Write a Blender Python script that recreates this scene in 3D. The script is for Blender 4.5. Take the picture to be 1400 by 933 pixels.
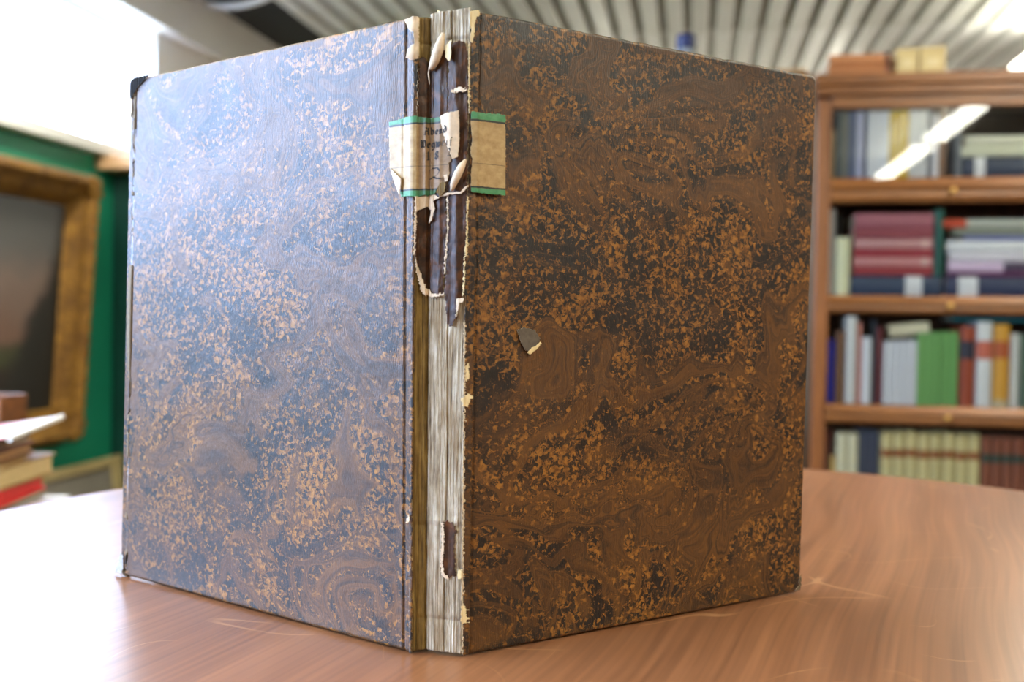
import bpy, bmesh, math, random
from mathutils import Vector, Matrix, noise

for o in list(bpy.data.objects):
    bpy.data.objects.remove(o, do_unlink=True)
scene = bpy.context.scene
C = scene.collection
random.seed(7)

# ------------------------------------------------------------------ camera
PSI, ROLL, PITCH = math.radians(10.1), math.radians(0.9), math.radians(-1.27)
CAM = Vector((0, 0, 0.9095))
fw = Vector((-math.sin(PSI)*math.cos(PITCH), math.cos(PSI)*math.cos(PITCH), math.sin(PITCH)))
r0 = Vector((math.cos(PSI), math.sin(PSI), 0)); u0 = r0.cross(fw)
rt = math.cos(ROLL)*r0 + math.sin(ROLL)*u0
up = -math.sin(ROLL)*r0 + math.cos(ROLL)*u0
cd = bpy.data.cameras.new('camera'); cam = bpy.data.objects.new('camera', cd); C.objects.link(cam)
M3 = Matrix((rt, up, -fw)).transposed()
cam.matrix_world = Matrix.Translation(CAM) @ M3.to_4x4()
cd.sensor_fit = 'HORIZONTAL'; cd.sensor_width = 36; cd.lens = 36
cd.clip_start = 0.02; cd.clip_end = 100
cd.dof.use_dof = True; cd.dof.focus_distance = 0.515; cd.dof.aperture_fstop = 6.6
scene.camera = cam

# ------------------------------------------------------------------ sky, exposure
SKY = (0.43, 0.61, 1.0); SKY_STRENGTH = 9.4
w = bpy.data.worlds.new('world'); scene.world = w; w.use_nodes = True
nt = w.node_tree; nt.nodes.clear()
wo = nt.nodes.new('ShaderNodeOutputWorld'); bg = nt.nodes.new('ShaderNodeBackground')
tc = nt.nodes.new('ShaderNodeTexCoord'); sp = nt.nodes.new('ShaderNodeSeparateXYZ')
rp = nt.nodes.new('ShaderNodeValToRGB')
nt.links.new(tc.outputs['Generated'], sp.inputs[0])
mp = nt.nodes.new('ShaderNodeMapRange'); mp.inputs[1].default_value = -0.1; mp.inputs[2].default_value = 0.1
nt.links.new(sp.outputs['Z'], mp.inputs[0]); nt.links.new(mp.outputs[0], rp.inputs[0])
rp.color_ramp.elements[0].position = 0.42; rp.color_ramp.elements[0].color = (0.16, 0.17, 0.15, 1)
rp.color_ramp.elements[1].position = 0.55; rp.color_ramp.elements[1].color = (*SKY, 1)
nt.links.new(rp.outputs[0], bg.inputs['Color']); bg.inputs['Strength'].default_value = SKY_STRENGTH
nt.links.new(bg.outputs[0], wo.inputs[0])

vs = scene.view_settings
vs.view_transform = 'Standard'; vs.look = 'None'; vs.gamma = 1.0; vs.use_curve_mapping = False
vs.exposure = 1.7
scene.cycles.sample_clamp_indirect = 5.0; scene.cycles.caustics_reflective = False; scene.cycles.caustics_refractive = False; scene.cycles.blur_glossy = 0.5
LAMP_STRENGTH = 13.0

# window portal (guides sky light sampling through the window band)
for (ya, yb, za, zb) in ((1.835, 4.262, 1.597, 2.172), (-3.018, 1.835, 1.08, 2.172)):
    pl = bpy.data.lights.new('window_portal', 'AREA'); pl.shape = 'RECTANGLE'; pl.size = yb-ya; pl.size_y = zb-za
    pl.cycles.is_portal = True
    po = bpy.data.objects.new('window_portal', pl); C.objects.link(po)
    po.location = (-2.47, (ya+yb)/2, (za+zb)/2); po.rotation_euler = Matrix(((0, 0, -1), (1, 0, 0), (0, -1, 0))).to_euler()

# ------------------------------------------------------------------ helpers
def link(ob, parent=None):
    C.objects.link(ob)
    if parent is not None: ob.parent = parent
    return ob
def tag(o, label=None, cat=None, group=None, kind=None):
    if label: o['label'] = label
    if cat: o['category'] = cat
    if group: o['group'] = group
    if kind: o['kind'] = kind
    return o
def empty(name, loc=(0, 0, 0), rot=(0, 0, 0)):
    o = bpy.data.objects.new(name, None); o.empty_display_size = 0.02
    C.objects.link(o); o.location = loc; o.rotation_euler = rot
    return o
def me(name, verts, faces, mats, parent=None, smooth=False, loc=None):
    m = bpy.data.meshes.new(name); m.from_pydata([tuple(v) for v in verts], [], faces); m.update()
    for x in (mats if isinstance(mats, (list, tuple)) else [mats]): m.materials.append(x)
    if smooth: m.polygons.foreach_set('use_smooth', [True]*len(m.polygons))
    ob = bpy.data.objects.new(name, m); link(ob, parent)
    if loc is not None: ob.location = loc
    return ob
def frombm(name, bm, mats, parent=None, smooth=False, loc=None):
    m = bpy.data.meshes.new(name); bm.normal_update(); bm.to_mesh(m); bm.free()
    for x in (mats if isinstance(mats, (list, tuple)) else [mats]): m.materials.append(x)
    if smooth: m.polygons.foreach_set('use_smooth', [True]*len(m.polygons))
    ob = bpy.data.objects.new(name, m); link(ob, parent)
    if loc is not None: ob.location = loc
    return ob
def abox(bm, a, b, bev=0.0, seg=2):
    r = bmesh.ops.create_cube(bm, size=1.0)
    vs_ = r['verts']
    bmesh.ops.scale(bm, vec=(b[0]-a[0], b[1]-a[1], b[2]-a[2]), verts=vs_)
    bmesh.ops.translate(bm, vec=((a[0]+b[0])/2, (a[1]+b[1])/2, (a[2]+b[2])/2), verts=vs_)
    if bev > 0:
        es = list({e for v in vs_ for e in v.link_edges})
        bmesh.ops.bevel(bm, geom=es, offset=bev, segments=seg, profile=0.5, affect='EDGES')
def box(name, a, b, mat, parent=None, bev=0.0, seg=2):
    bm = bmesh.new(); abox(bm, a, b, bev, seg)
    return frombm(name, bm, mat, parent)
def prism(bm, prof, z0, z1, place):
    """profile of 2D points swept from z0 to z1; place(p, z) -> 3D"""
    n = len(prof)
    a = [bm.verts.new(place(p, z0)) for p in prof]; b = [bm.verts.new(place(p, z1)) for p in prof]
    for i in range(n):
        j = (i+1) % n
        bm.faces.new((a[i], a[j], b[j], b[i]))
    bm.faces.new(a[::-1]); bm.faces.new(b)
    bmesh.ops.recalc_face_normals(bm, faces=bm.faces[:])
def lathe(name, prof, mat, parent=None, n=24, loc=(0, 0, 0), axis='z'):
    vs_, fs = [], []
    for (r, z) in prof:
        for k in range(n):
            a = 2*math.pi*k/n
            p = (r*math.cos(a), r*math.sin(a), z)
            if axis == 'y': p = (p[0], p[2], p[1])
            vs_.append(p)
    for i in range(len(prof)-1):
        for k in range(n):
            k2 = (k+1) % n
            fs.append((i*n+k, i*n+k2, (i+1)*n+k2, (i+1)*n+k))
    fs.append(tuple(range(n))[::-1]); fs.append(tuple(range((len(prof)-1)*n, len(prof)*n)))
    o = me(name, vs_, fs, mat, parent, True, loc)
    bm = bmesh.new(); bm.from_mesh(o.data); bmesh.ops.recalc_face_normals(bm, faces=bm.faces[:]); bm.to_mesh(o.data); bm.free()
    return o
def tube(name, pts, rad, mat, parent=None, n=10):
    vs_, fs = [], []
    pts = [Vector(p) for p in pts]
    rr = rad if isinstance(rad, (list, tuple)) else [rad]*len(pts)
    for i, p in enumerate(pts):
        t = (pts[min(i+1, len(pts)-1)] - pts[max(i-1, 0)]).normalized()
        ref = Vector((0, 0, 1)) if abs(t.z) < .9 else Vector((1, 0, 0))
        a = t.cross(ref).normalized(); b = t.cross(a)
        for k in range(n):
            an = 2*math.pi*k/n
            vs_.append(p + (a*math.cos(an) + b*math.sin(an))*rr[i])
    for i in range(len(pts)-1):
        for k in range(n):
            k2 = (k+1) % n
            fs.append((i*n+k, i*n+k2, (i+1)*n+k2, (i+1)*n+k))
    fs.append(tuple(range(n))); fs.append(tuple(range((len(pts)-1)*n, len(pts)*n))[::-1])
    return me(name, vs_, fs, mat, parent, True)
def fbm(v, o=4):
    return noise.fractal(Vector(v), 1.0, 2.0, o)

# ------------------------------------------------------------------ materials
class NB:
    def __init__(s, name):
        s.m = bpy.data.materials.new(name); s.m.use_nodes = True
        s.t = s.m.node_tree; s.t.nodes.clear()
        s.out = s.t.nodes.new('ShaderNodeOutputMaterial')
        s.p = s.t.nodes.new('ShaderNodeBsdfPrincipled'); s.t.links.new(s.p.outputs[0], s.out.inputs[0])
    def n(s, typ, **kw):
        x = s.t.nodes.new('ShaderNode'+typ)
        for k, v in kw.items(): setattr(x, k, v)
        return x
    def l(s, a, b): s.t.links.new(a, b)
    def put(s, sock, v):
        if hasattr(v, 'is_output') or isinstance(v, bpy.types.NodeSocket): s.l(v, sock)
        else: sock.default_value = v
    def math(s, op, a, b=None, c=None, clamp=False):
        x = s.n('Math', operation=op, use_clamp=clamp)
        for i, v in enumerate((a, b, c)):
            if v is not None: s.put(x.inputs[i], v)
        return x.outputs[0]
    def vmath(s, op, a, b=None, scale=None):
        x = s.n('VectorMath', operation=op)
        s.put(x.inputs[0], a)
        if b is not None: s.put(x.inputs[1], b)
        if scale is not None: s.put(x.inputs['Scale'], scale)
        return x.outputs[0]
    def mapping(s, v, scale=(1, 1, 1), rot=(0, 0, 0), loc=(0, 0, 0)):
        x = s.n('Mapping'); s.l(v, x.inputs[0])
        x.inputs['Scale'].default_value = scale; x.inputs['Rotation'].default_value = rot; x.inputs['Location'].default_value = loc
        return x.outputs[0]
    def noise(s, v, scale, detail=3, rough=.5, dist=0, col=False, lac=2.0):
        x = s.n('TexNoise'); s.l(v, x.inputs['Vector'])
        x.inputs['Scale'].default_value = scale; x.inputs['Detail'].default_value = detail
        x.inputs['Roughness'].default_value = rough; x.inputs['Distortion'].default_value = dist; x.inputs['Lacunarity'].default_value = lac
        return x.outputs['Color'] if col else x.outputs['Fac']
    def ramp(s, f, stops, interp='LINEAR'):
        x = s.n('ValToRGB'); s.l(f, x.inputs[0]); cr = x.color_ramp; cr.interpolation = interp
        while len(cr.elements) < len(stops): cr.elements.new(.5)
        for e, (p, c) in zip(cr.elements, stops):
            e.position = p; e.color = c if len(c) == 4 else (*c, 1)
        return x.outputs[0]
    def step(s, f, lo, hi, a=0.0, b=1.0):
        x = s.n('MapRange', interpolation_type='SMOOTHSTEP'); s.put(x.inputs[0], f)
        x.inputs[1].default_value = lo; x.inputs[2].default_value = hi; x.inputs[3].default_value = a; x.inputs[4].default_value = b
        return x.outputs[0]
    def mix(s, f, a, b, blend='MIX'):
        x = s.n('Mix', data_type='RGBA', blend_type=blend)
        s.put(x.inputs[0], f)
        for i, v in ((6, a), (7, b)):
            if isinstance(v, tuple): v = v if len(v) == 4 else (*v, 1)
            s.put(x.inputs[i], v)
        return x.outputs[2]
    def bump(s, h, strength, dist, normal=None):
        x = s.n('Bump'); x.inputs['Strength'].default_value = strength; x.inputs['Distance'].default_value = dist
        s.l(h, x.inputs['Height'])
        if normal is not None: s.l(normal, x.inputs['Normal'])
        return x.outputs[0]
    def obj(s): return s.n('TexCoord').outputs['Object']
    def uv(s, name='uv'):
        x = s.n('UVMap'); x.uv_map = name; return x.outputs[0]
    def attr(s, name):
        x = s.n('Attribute'); x.attribute_name = name; return x.outputs['Fac']
    def set(s, **kw):
        names = dict(color='Base Color', rough='Roughness', metal='Metallic', spec='Specular IOR Level', ior='IOR', coat='Coat Weight',
                     coatr='Coat Roughness', normal='Normal', emit='Emission Color', emits='Emission Strength', aniso='Anisotropic')
        for k, v in kw.items():
            sk = s.p.inputs[names[k]]
            if isinstance(v, tuple) and len(v) == 3: v = (*v, 1)
            s.put(sk, v)
        return s.m
def lin(r, g, b):
    f = lambda c: (c/255/12.92) if c/255 <= .04045 else ((c/255+.055)/1.055)**2.4
    return (f(r), f(g), f(b))
def simple(name, rgb, rough=.5, var=.12, scale=30, spec=.5, bump=0, metal=0, stretch=(1, 1, 1)):
    b = NB(name); c = rgb
    v = b.mapping(b.obj(), stretch)
    f = b.noise(v, scale, 4, .6)
    col = b.ramp(f, [(.25, tuple(x*(1-var) for x in c)), (.75, tuple(min(1, x*(1+var)) for x in c))])
    b.set(color=col, rough=rough, spec=spec, metal=metal)
    if bump: b.set(normal=b.bump(f, bump, .002))
    return b.m

def mat_marbled():
    b = NB('marbled_paper'); uv = b.uv()
    # slow swirling drift
    w1 = b.vmath('SUBTRACT', b.noise(uv, 9, 2, .5, 0, True), (.5, .5, .5))
    p1 = b.vmath('ADD', uv, b.vmath('SCALE', w1, scale=.10))
    w2 = b.vmath('SUBTRACT', b.noise(uv, 55, 3, .6, 0, True), (.5, .5, .5))
    p2 = b.vmath('ADD', uv, b.vmath('SCALE', w2, scale=.006))
    # veins following contour lines of a swirl field
    fld = b.noise(p1, 13, 3, .5, .8)
    vv = b.n('CombineXYZ'); b.l(b.math('MULTIPLY', fld, 34.0), vv.inputs[0])
    fine = b.vmath('ADD', vv.outputs[0], b.vmath('SCALE', p2, scale=22.0))
    vein = b.noise(fine, 1.6, 5, .66, .5)
    # speckles: small ragged islands of ochre in near-black, clustered along the swirls
    arc = b.n('CombineXYZ'); b.l(b.math('MULTIPLY', fld, 15.0), arc.inputs[0])
    arcs = b.noise(b.vmath('ADD', arc.outputs[0], b.vmath('SCALE', uv, scale=9.0)), 1.0, 2, .5)
    clus = b.math('SUBTRACT', b.noise(b.vmath('ADD', p1, (1.3, 4.7, 0)), 34, 3, .55, .6), .5)
    sp1 = b.noise(p2, 350, 4, .68, .5)
    spk = b.step(b.math('ADD', sp1, b.math('MULTIPLY', clus, .42)), .485, .57)
    # where speckles dominate over veins
    msk = b.step(b.math('ADD', arcs, b.math('MULTIPLY', b.math('SUBTRACT', sp1, .5), .42)), .43, .54)
    veincol = b.ramp(vein, [(.28, lin(17, 11, 4)), (.40, lin(46, 28, 9)), (.49, lin(90, 57, 18)), (.56, lin(48, 29, 9)), (.64, lin(104, 67, 22)), (.78, lin(42, 26, 9))])
    wide = b.noise(b.vmath('ADD', b.vmath('SCALE', arc.outputs[0], scale=2.1), b.vmath('SCALE', p1, scale=10.0)), 1.0, 2, .5)
    widecol = b.ramp(wide, [(.30, lin(26, 15, 5)), (.44, lin(78, 47, 14)), (.53, lin(116, 74, 24)), (.60, lin(70, 42, 13)), (.72, lin(34, 20, 7))])
    veincol = b.mix(.5, veincol, widecol)
    dk = b.mix(b.step(b.noise(p2, 140, 4, .6), .4, .65), lin(13, 9, 5), lin(36, 22, 9))
    oc = b.mix(b.step(b.noise(p2, 330, 3, .6), .35, .65), lin(98, 60, 16), lin(156, 104, 36))
    col = b.mix(msk, veincol, b.mix(spk, dk, oc))
    # broad tone drift of the paper itself
    col = b.mix(b.step(b.noise(uv, 8, 2), .4, .75, 0, .4), col, lin(38, 24, 11), 'MIX')
    # rubbed board edges (pale)
    e = b.attr('edge')
    ew = b.math('ADD', e, b.math('MULTIPLY', b.math('SUBTRACT', b.noise(uv, 160, 4, .65), .5), .0042))
    rub = b.step(ew, -.0005, .0003, 1, 0)
    col = b.mix(rub, col, b.mix(b.noise(uv, 300, 2), lin(104, 84, 58), lin(180, 164, 134)))
    # tiny flecks
    fl = b.step(b.noise(uv, 700, 1, .5), .77, .80)
    col = b.mix(b.math('MULTIPLY', fl, .6), col, lin(150, 120, 80))
    # relief: laid lines + orange peel
    wv = b.n('TexWave', wave_type='BANDS', bands_direction='X'); b.l(p2, wv.inputs['Vector'])
    wv.inputs['Scale'].default_value = 290; wv.inputs['Distortion'].default_value = 1.5; wv.inputs['Detail'].default_value = 2; wv.inputs['Detail Scale'].default_value = .5
    peel = b.noise(b.mapping(uv, (1, .6, 1)), 260, 3, .6)
    und = b.noise(uv, 26, 2)
    h = b.math('ADD', b.math('MULTIPLY', wv.outputs['Fac'], .22), b.math('ADD', b.math('MULTIPLY', peel, 1.0), b.math('MULTIPLY', und, 1.6)))
    rough = b.math('ADD', b.math('MULTIPLY', b.noise(p2, 60, 3), .12), b.math('ADD', .45, b.math('MULTIPLY', rub, .25)))
    b.set(color=col, rough=rough, spec=.60, normal=b.bump(h, .40, .0010))
    return b.m

def mat_table():
    b = NB('table_wood'); v = b.obj()
    v = b.mapping(v, rot=(0, 0, math.radians(13)))       # grain direction
    w1 = b.vmath('SUBTRACT', b.noise(v, 2.6, 1, .5, 0, True), (.5, .5, .5))
    v = b.vmath('ADD', v, b.vmath('SCALE', w1, scale=.05))
    g1 = b.noise(b.mapping(v, (20, .9, 1)), 2.2, 2, .5, .2)
    g2 = b.noise(b.mapping(v, (120, 2.2, 1)), 2.4, 1, .5)
    g3 = b.noise(b.mapping(v, (330, 5, 1)), 1.6, 0, .5)
    col = b.ramp(g1, [(.25, lin(104, 66, 42)), (.5, lin(128, 84, 55)), (.75, lin(148, 100, 67))])
    col = b.mix(.42, col, b.ramp(g2, [(.25, lin(94, 58, 34)), (.75, lin(160, 106, 68))]))
    # pale scratches and rings
    s1 = b.math('ABSOLUTE', b.math('SUBTRACT', b.noise(b.obj(), 5.5, 1, .4, .7), .5))
    s2 = b.math('ABSOLUTE', b.math('SUBTRACT', b.noise(b.mapping(b.obj(), (1, 1, 1), (0, 0, 1), (4, 2, 0)), 8.5, 1, .4, .5), .52))
    sc = b.math('MAXIMUM', b.step(s1, .0012, .0035, 1, 0), b.step(s2, .001, .003, 1, 0))
    sc = b.math('MULTIPLY', sc, b.step(b.noise(b.obj(), 17, 2), .48, .62, 0, .55))
    col = b.mix(sc, col, lin(184, 136, 92))
    b.set(color=col, rough=.28, spec=.42, normal=b.bump(g3, .05, .0005))
    return b.m
def mat_wood(name, c1, c2, axis='x', rough=.38):
    b = NB(name); st = {'x': (2.2, 26, 26), 'z': (26, 26, 2.2), 'y': (26, 2.2, 26)}[axis]
    f = b.noise(b.mapping(b.obj(), st), 2.4, 5, .6, .4)
    b.set(color=b.ramp(f, [(.28, c1), (.72, c2)]), rough=rough, normal=b.bump(f, .15, .001))
    return b.m
def mat_gilt():
    b = NB('gilt_frame'); v = b.obj()
    f = b.noise(v, 55, 5, .65, .5); g = b.noise(v, 9, 3)
    col = b.ramp(f, [(.25, lin(76, 50, 16)), (.5, lin(140, 99, 34)), (.8, lin(194, 148, 62))])
    col = b.mix(b.step(g, .45, .65, 0, .5), col, lin(84, 52, 20))
    b.set(color=col, rough=.42, metal=.35, normal=b.bump(f, .7, .01))
    return b.m
def mat_painting():
    b = NB('landscape_painting'); s = b.n('SeparateXYZ'); b.l(b.uv(), s.inputs[0])
    u, v = s.outputs[0], s.outputs[1]
    wob = b.math('MULTIPLY', b.math('SUBTRACT', b.noise(b.uv(), 6, 5, .6), .5), .22)
    sky = b.ramp(b.math('ADD', v, wob), [(.35, lin(112, 84, 70)), (.6, lin(116, 98, 88)), (.75, lin(84, 82, 80)), (1, lin(66, 68, 70))])
    land = b.ramp(b.math('ADD', v, wob), [(0, lin(22, 17, 12)), (.2, lin(42, 30, 20)), (.3, lin(62, 66, 36)), (.36, lin(60, 52, 38))])
    col = b.mix(b.step(b.math('ADD', v, b.math('MULTIPLY', wob, .4)), .31, .36), land, sky)
    # dark tree mass on the right
    t = b.math('ADD', b.math('MULTIPLY', b.math('SUBTRACT', u, .86), 2.4), b.math('MULTIPLY', wob, 1.6))
    t = b.math('ADD', t, b.math('MULTIPLY', b.math('SUBTRACT', .60, v), 1.0))
    col = b.mix(b.step(t, -.05, .16), col, lin(27, 25, 19))
    b.set(color=col, rough=.4, normal=b.bump(b.noise(b.uv(), 120, 3), .2, .002))
    return b.m
def mat_glass():
    m = bpy.data.materials.new('glass_pane'); m.use_nodes = True; t = m.node_tree; t.nodes.clear()
    o = t.nodes.new('ShaderNodeOutputMaterial'); mx = t.nodes.new('ShaderNodeMixShader'); fr = t.nodes.new('ShaderNodeFresnel')
    tr = t.nodes.new('ShaderNodeBsdfTransparent'); gl = t.nodes.new('ShaderNodeBsdfGlossy')
    fr.inputs[0].default_value = 1.40; gl.inputs['Roughness'].default_value = .0; tr.inputs[0].default_value = (.985, .995, .99, 1)
    t.links.new(fr.outputs[0], mx.inputs[0]); t.links.new(tr.outputs[0], mx.inputs[1]); t.links.new(gl.outputs[0], mx.inputs[2])
    t.links.new(mx.outputs[0], o.inputs[0]); return m
def mat_emit(name, rgb, s):
    b = NB(name); b.set(color=(.8, .8, .8), emit=rgb, emits=s); b.m.cycles.emission_sampling = 'NONE'; return b.m
def mat_streak(name, c0, c1, c2, rough=.75, sc=1.0):
    """fibrous vertical streaks (spine lining, glue, folded sections)"""
    b = NB(name); uv = b.uv()
    f = b.noise(b.mapping(uv, (900*sc, 28, 1)), 1.0, 5, .68, .3)
    g = b.noise(b.mapping(uv, (160, 60, 1)), 1.0, 4, .6)
    k = b.math('ADD', b.math('MULTIPLY', f, .62), b.math('MULTIPLY', g, .38))
    col = b.ramp(k, [(.38, c0), (.5, c1), (.60, c2)])
    blot = b.noise(b.mapping(uv, (120, 14, 1)), 1.0, 4, .6, .5)
    col = b.mix(b.step(blot, .48, .66, 0, .75), col, tuple(x*y for x, y in zip(c1, (.62, .5, .36))))
    crack = b.noise(b.mapping(uv, (1500, 22, 1), loc=(5, 3, 0)), 1.0, 3, .6)
    col = b.mix(b.step(crack, .62, .70, 0, .85), col, tuple(x*.22 for x in c0))
    b.set(color=col, rough=rough, spec=.3, normal=b.bump(b.math('SUBTRACT', k, b.math('MULTIPLY', crack, .6)), .9, .0014))
    return b.m
def mat_leather():
    b = NB('torn_brown_spine_paper'); uv = b.uv()
    f = b.noise(uv, 190, 4, .6, .5); g = b.noise(b.mapping(uv, (700, 90, 1)), 1.0, 4, .6)
    col = b.ramp(f, [(.3, lin(30, 18, 10)), (.55, lin(70, 41, 20)), (.75, lin(106, 62, 28))])
    col = b.mix(b.step(g, .62, .72, 0, .8), col, lin(120, 98, 74))
    b.set(color=col, rough=.40, spec=.34, normal=b.bump(b.math('ADD', b.math('MULTIPLY', f, .5), g), .35, .0007))
    return b.m
def mat_label():
    """old paper label: green printed borders with black rule, foxed paper. v = height on label 0..1"""
    b = NB('label_paper'); uv = b.uv('lab'); s = b.n('SeparateXYZ'); b.l(uv, s.inputs[0]); v = s.outputs[1]
    f = b.noise(b.uv(), 260, 4, .65)
    paper = b.ramp(f, [(.3, lin(158, 126, 80)), (.7, lin(192, 164, 116))])
    g = b.ramp(f, [(.3, lin(52, 122, 76)), (.7, lin(88, 152, 104))])
    # shade over the recessed spine, painted as a browner middle strip
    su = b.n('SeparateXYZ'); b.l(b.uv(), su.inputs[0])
    spine_shade = b.math('MULTIPLY', b.step(su.outputs[0], -.0115, -.0080), b.step(su.outputs[0], .0120, .0125, 1, 0))
    paper = b.mix(b.math('MULTIPLY', spine_shade, .8), paper, b.ramp(f, [(.3, lin(122, 92, 64)), (.7, lin(156, 122, 88))]))
    g = b.mix(b.math('MULTIPLY', spine_shade, .7), g, lin(50, 92, 58))
    vw = b.math('ADD', v, b.math('MULTIPLY', b.math('SUBTRACT', b.noise(b.uv(), 500, 2), .5), .012))
    top = b.step(vw, .912, .918); bot = b.step(vw, .066, .072, 1, 0)
    ln1 = b.math('MULTIPLY', b.step(vw, .888, .893), b.step(vw, .912, .918, 1, 0))
    ln2 = b.math('MULTIPLY', b.step(vw, .066, .072), b.step(vw, .088, .094, 1, 0))
    ln3 = b.math('MULTIPLY', b.step(b.math('ABSOLUTE', b.math('SUBTRACT', vw, .372)), .002, .006, .75, 0), 1.0)
    col = b.mix(b.math('MAXIMUM', top, bot), paper, g)
    col = b.mix(b.math('MAXIMUM', ln1, ln2), col, lin(40, 42, 38))
    col = b.mix(ln3, col, lin(78, 66, 50))
    b.set(color=col, rough=.5, spec=.5, normal=b.bump(f, .3, .0006))
    return b.m

MAT = dict(
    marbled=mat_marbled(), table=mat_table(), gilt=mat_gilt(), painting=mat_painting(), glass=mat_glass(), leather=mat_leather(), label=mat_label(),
    fibre=mat_streak('glued_spine_fibres', lin(112, 96, 76), lin(176, 160, 134), lin(214, 204, 184)),
    olive=mat_streak('olive_spine_lining', lin(78, 58, 26), lin(124, 98, 48), lin(158, 130, 72), .6),
    torn=simple('torn_paper_edge', lin(206, 184, 150), .8, .2, 900),
    curl=simple('peeled_paper', lin(214, 190, 160), .65, .18, 300),
    cream_curl=simple('cream_paper', lin(226, 202, 150), .7, .12, 300),
    board=simple('board_edge', lin(104, 86, 62), .85, .3, 500),
    darkcorner=simple('dark_bent_corner', lin(30, 27, 26), .75, .35, 250, spec=.15),
    greyboard=simple('frayed_pasteboard', lin(168, 166, 164), .85, .35, 600),
    page=simple('page_paper', lin(214, 200, 170), .85, .08, 200, stretch=(1, 1, 12)),
    ink=simple('black_ink', lin(36, 32, 32), .6, .1, 50),
    greywhite=simple('scuffed_patch', lin(92, 82, 70), .7, .3, 400),
    case=mat_wood('bookcase_wood', lin(100, 57, 24), lin(146, 92, 44), 'x', .33),
    case_v=mat_wood('bookcase_wood_upright', lin(100, 57, 26), lin(142, 88, 46), 'z', .33),
    case_in=mat_wood('bookcase_back', lin(70, 42, 24), lin(96, 58, 32), 'z', .6),
    cabinet=mat_wood('dark_cabinet_wood', lin(74, 44, 24), lin(112, 68, 36), 'z'),
    palewood=mat_wood('pale_wood', lin(212, 160, 116), lin(236, 194, 150), 'y', .5),
    sidewood=mat_wood('side_table_wood', lin(96, 60, 34), lin(136, 88, 50)),
    brass=simple('brass', lin(196, 150, 82), .35, .2, 60, metal=.9),
    green=simple('green_wall_paint', lin(20, 138, 104), .55, .06, 6),
    greendark=simple('dark_green_paint', lin(8, 62, 54), .5, .1, 8),
    white=simple('white_paint', lin(242, 242, 240), .55, .03, 8),
    wall=simple('plaster', lin(232, 231, 228), .8, .04, 5),
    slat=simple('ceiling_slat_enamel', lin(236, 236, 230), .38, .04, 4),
    slat2=simple('lit_ceiling_slat_enamel', lin(252, 252, 250), .38, .03, 4),  # same slats, lightened to paint in the brighter light beyond the joint
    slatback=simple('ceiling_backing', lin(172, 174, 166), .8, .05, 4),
    slatback2=simple('lit_ceiling_backing', lin(222, 224, 222), .8, .05, 4),  # backing lightened likewise, brighter light put into its colour
    black=simple('black_void', lin(20, 21, 24), .7, .1, 5),
    floor=simple('floor_linoleum', lin(84, 68, 52), .5, .1, 4),
    hose=simple('white_plastic', lin(222, 222, 218), .4, .03, 20),
    metal=simple('lamp_housing', lin(225, 225, 222), .4, .02, 20),
    lamp=mat_emit('lit_diffuser', (1.0, .96, .80), 2.5),
    canvas2=simple('grey_canvas', lin(128, 122, 112), .6, .12, 12),
    frame2=simple('pale_frame', lin(168, 150, 104), .5, .15, 30),
)
BC = {}
def bcol(rgb, rough=.5):
    k = (rgb, rough)
    if k not in BC: BC[k] = simple('book_cloth_%02x%02x%02x' % rgb, tuple(min(.86, c*1.28) for c in lin(*rgb)), rough, .08, 60)
    return BC[k]

# ------------------------------------------------------------------ the room
WX, CEIL = -2.4, 2.4
Y0, Y1, X1 = -6.0, 8.6, 4.4
S = lambda o: tag(o, kind='structure')
S(box('floor', (WX-.3, Y0-.2, -.1), (X1+.2, Y1+.2, 0), MAT['floor']))
wl = S(box('wall_left', (WX-.25, 1.80, 0), (WX, Y1, 1.545), MAT['green']))
box('parapet', (WX-.25, Y0, 0), (WX, 1.80, 1.03), MAT['green'], wl)
box('pier', (WX-.25, 4.262, 1.545), (WX, Y1, 2.172), MAT['wall'], wl)
box('pier', (WX-.25, Y0, 1.03), (WX, -3.02, 2.172), MAT['wall'], wl)
S(box('trim_1', (WX-.25, Y0, 2.172), (WX+.07, Y1, 2.62), MAT['white'], bev=.004))
S(box('trim_2', (WX-.25, 1.80, 1.545), (WX+.06, 4.262, 1.597), MAT['white'], bev=.006))
S(box('trim_3', (WX-.25, -3.02, 1.03), (WX+.06, 1.80, 1.08), MAT['white'], bev=.006))
S(box('wall_back', (WX-.25, Y1, 0), (X1+.2, Y1+.2, 2.62), MAT['wall']))
S(box('wall_right', (X1, Y0, 0), (X1+.2, Y1, 2.62), MAT['cabinet']))
S(box('wall_front', (WX-.25, Y0-.2, 0), (X1+.2, Y0, 2.62), MAT['cabinet']))
# window bays
ys = [4.262 - 1.2133*i for i in range(7)]
for i in range(6):
    a, b_ = ys[i+1], ys[i]
    zs = 1.597 if i < 2 else 1.08
    win = S(empty('window_%d' % (i+1), (WX-.14, (a+b_)/2, zs)))
    hw, h = (b_-a)/2, 2.172-zs
    for (p, q) in (((-.03, -hw, 0), (.03, -hw+.035, h)), ((-.03, hw-.035, 0), (.03, hw, h)), ((-.03, -hw+.035, 0), (.03, hw-.035, .02)), ((-.03, -hw+.035, h-.035), (.03, hw-.035, h))):
        if i == 0 and p[1] > 0 and p[2] == 0 and q[2] == h: p = (p[0], hw-.012, p[2])
        box('window_frame', p, q, MAT['white'], win, .003)
    box('glazing_bar', (-.006, -hw+.035, h-.170), (.006, hw-.035, h-.162), MAT['white'], win)
    me('pane', [(0, -hw+.03, .015), (0, hw-.03, .015), (0, hw-.03, h-.03), (0, -hw+.03, h-.03)], [(0, 1, 2, 3)], MAT['glass'], win)
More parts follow.
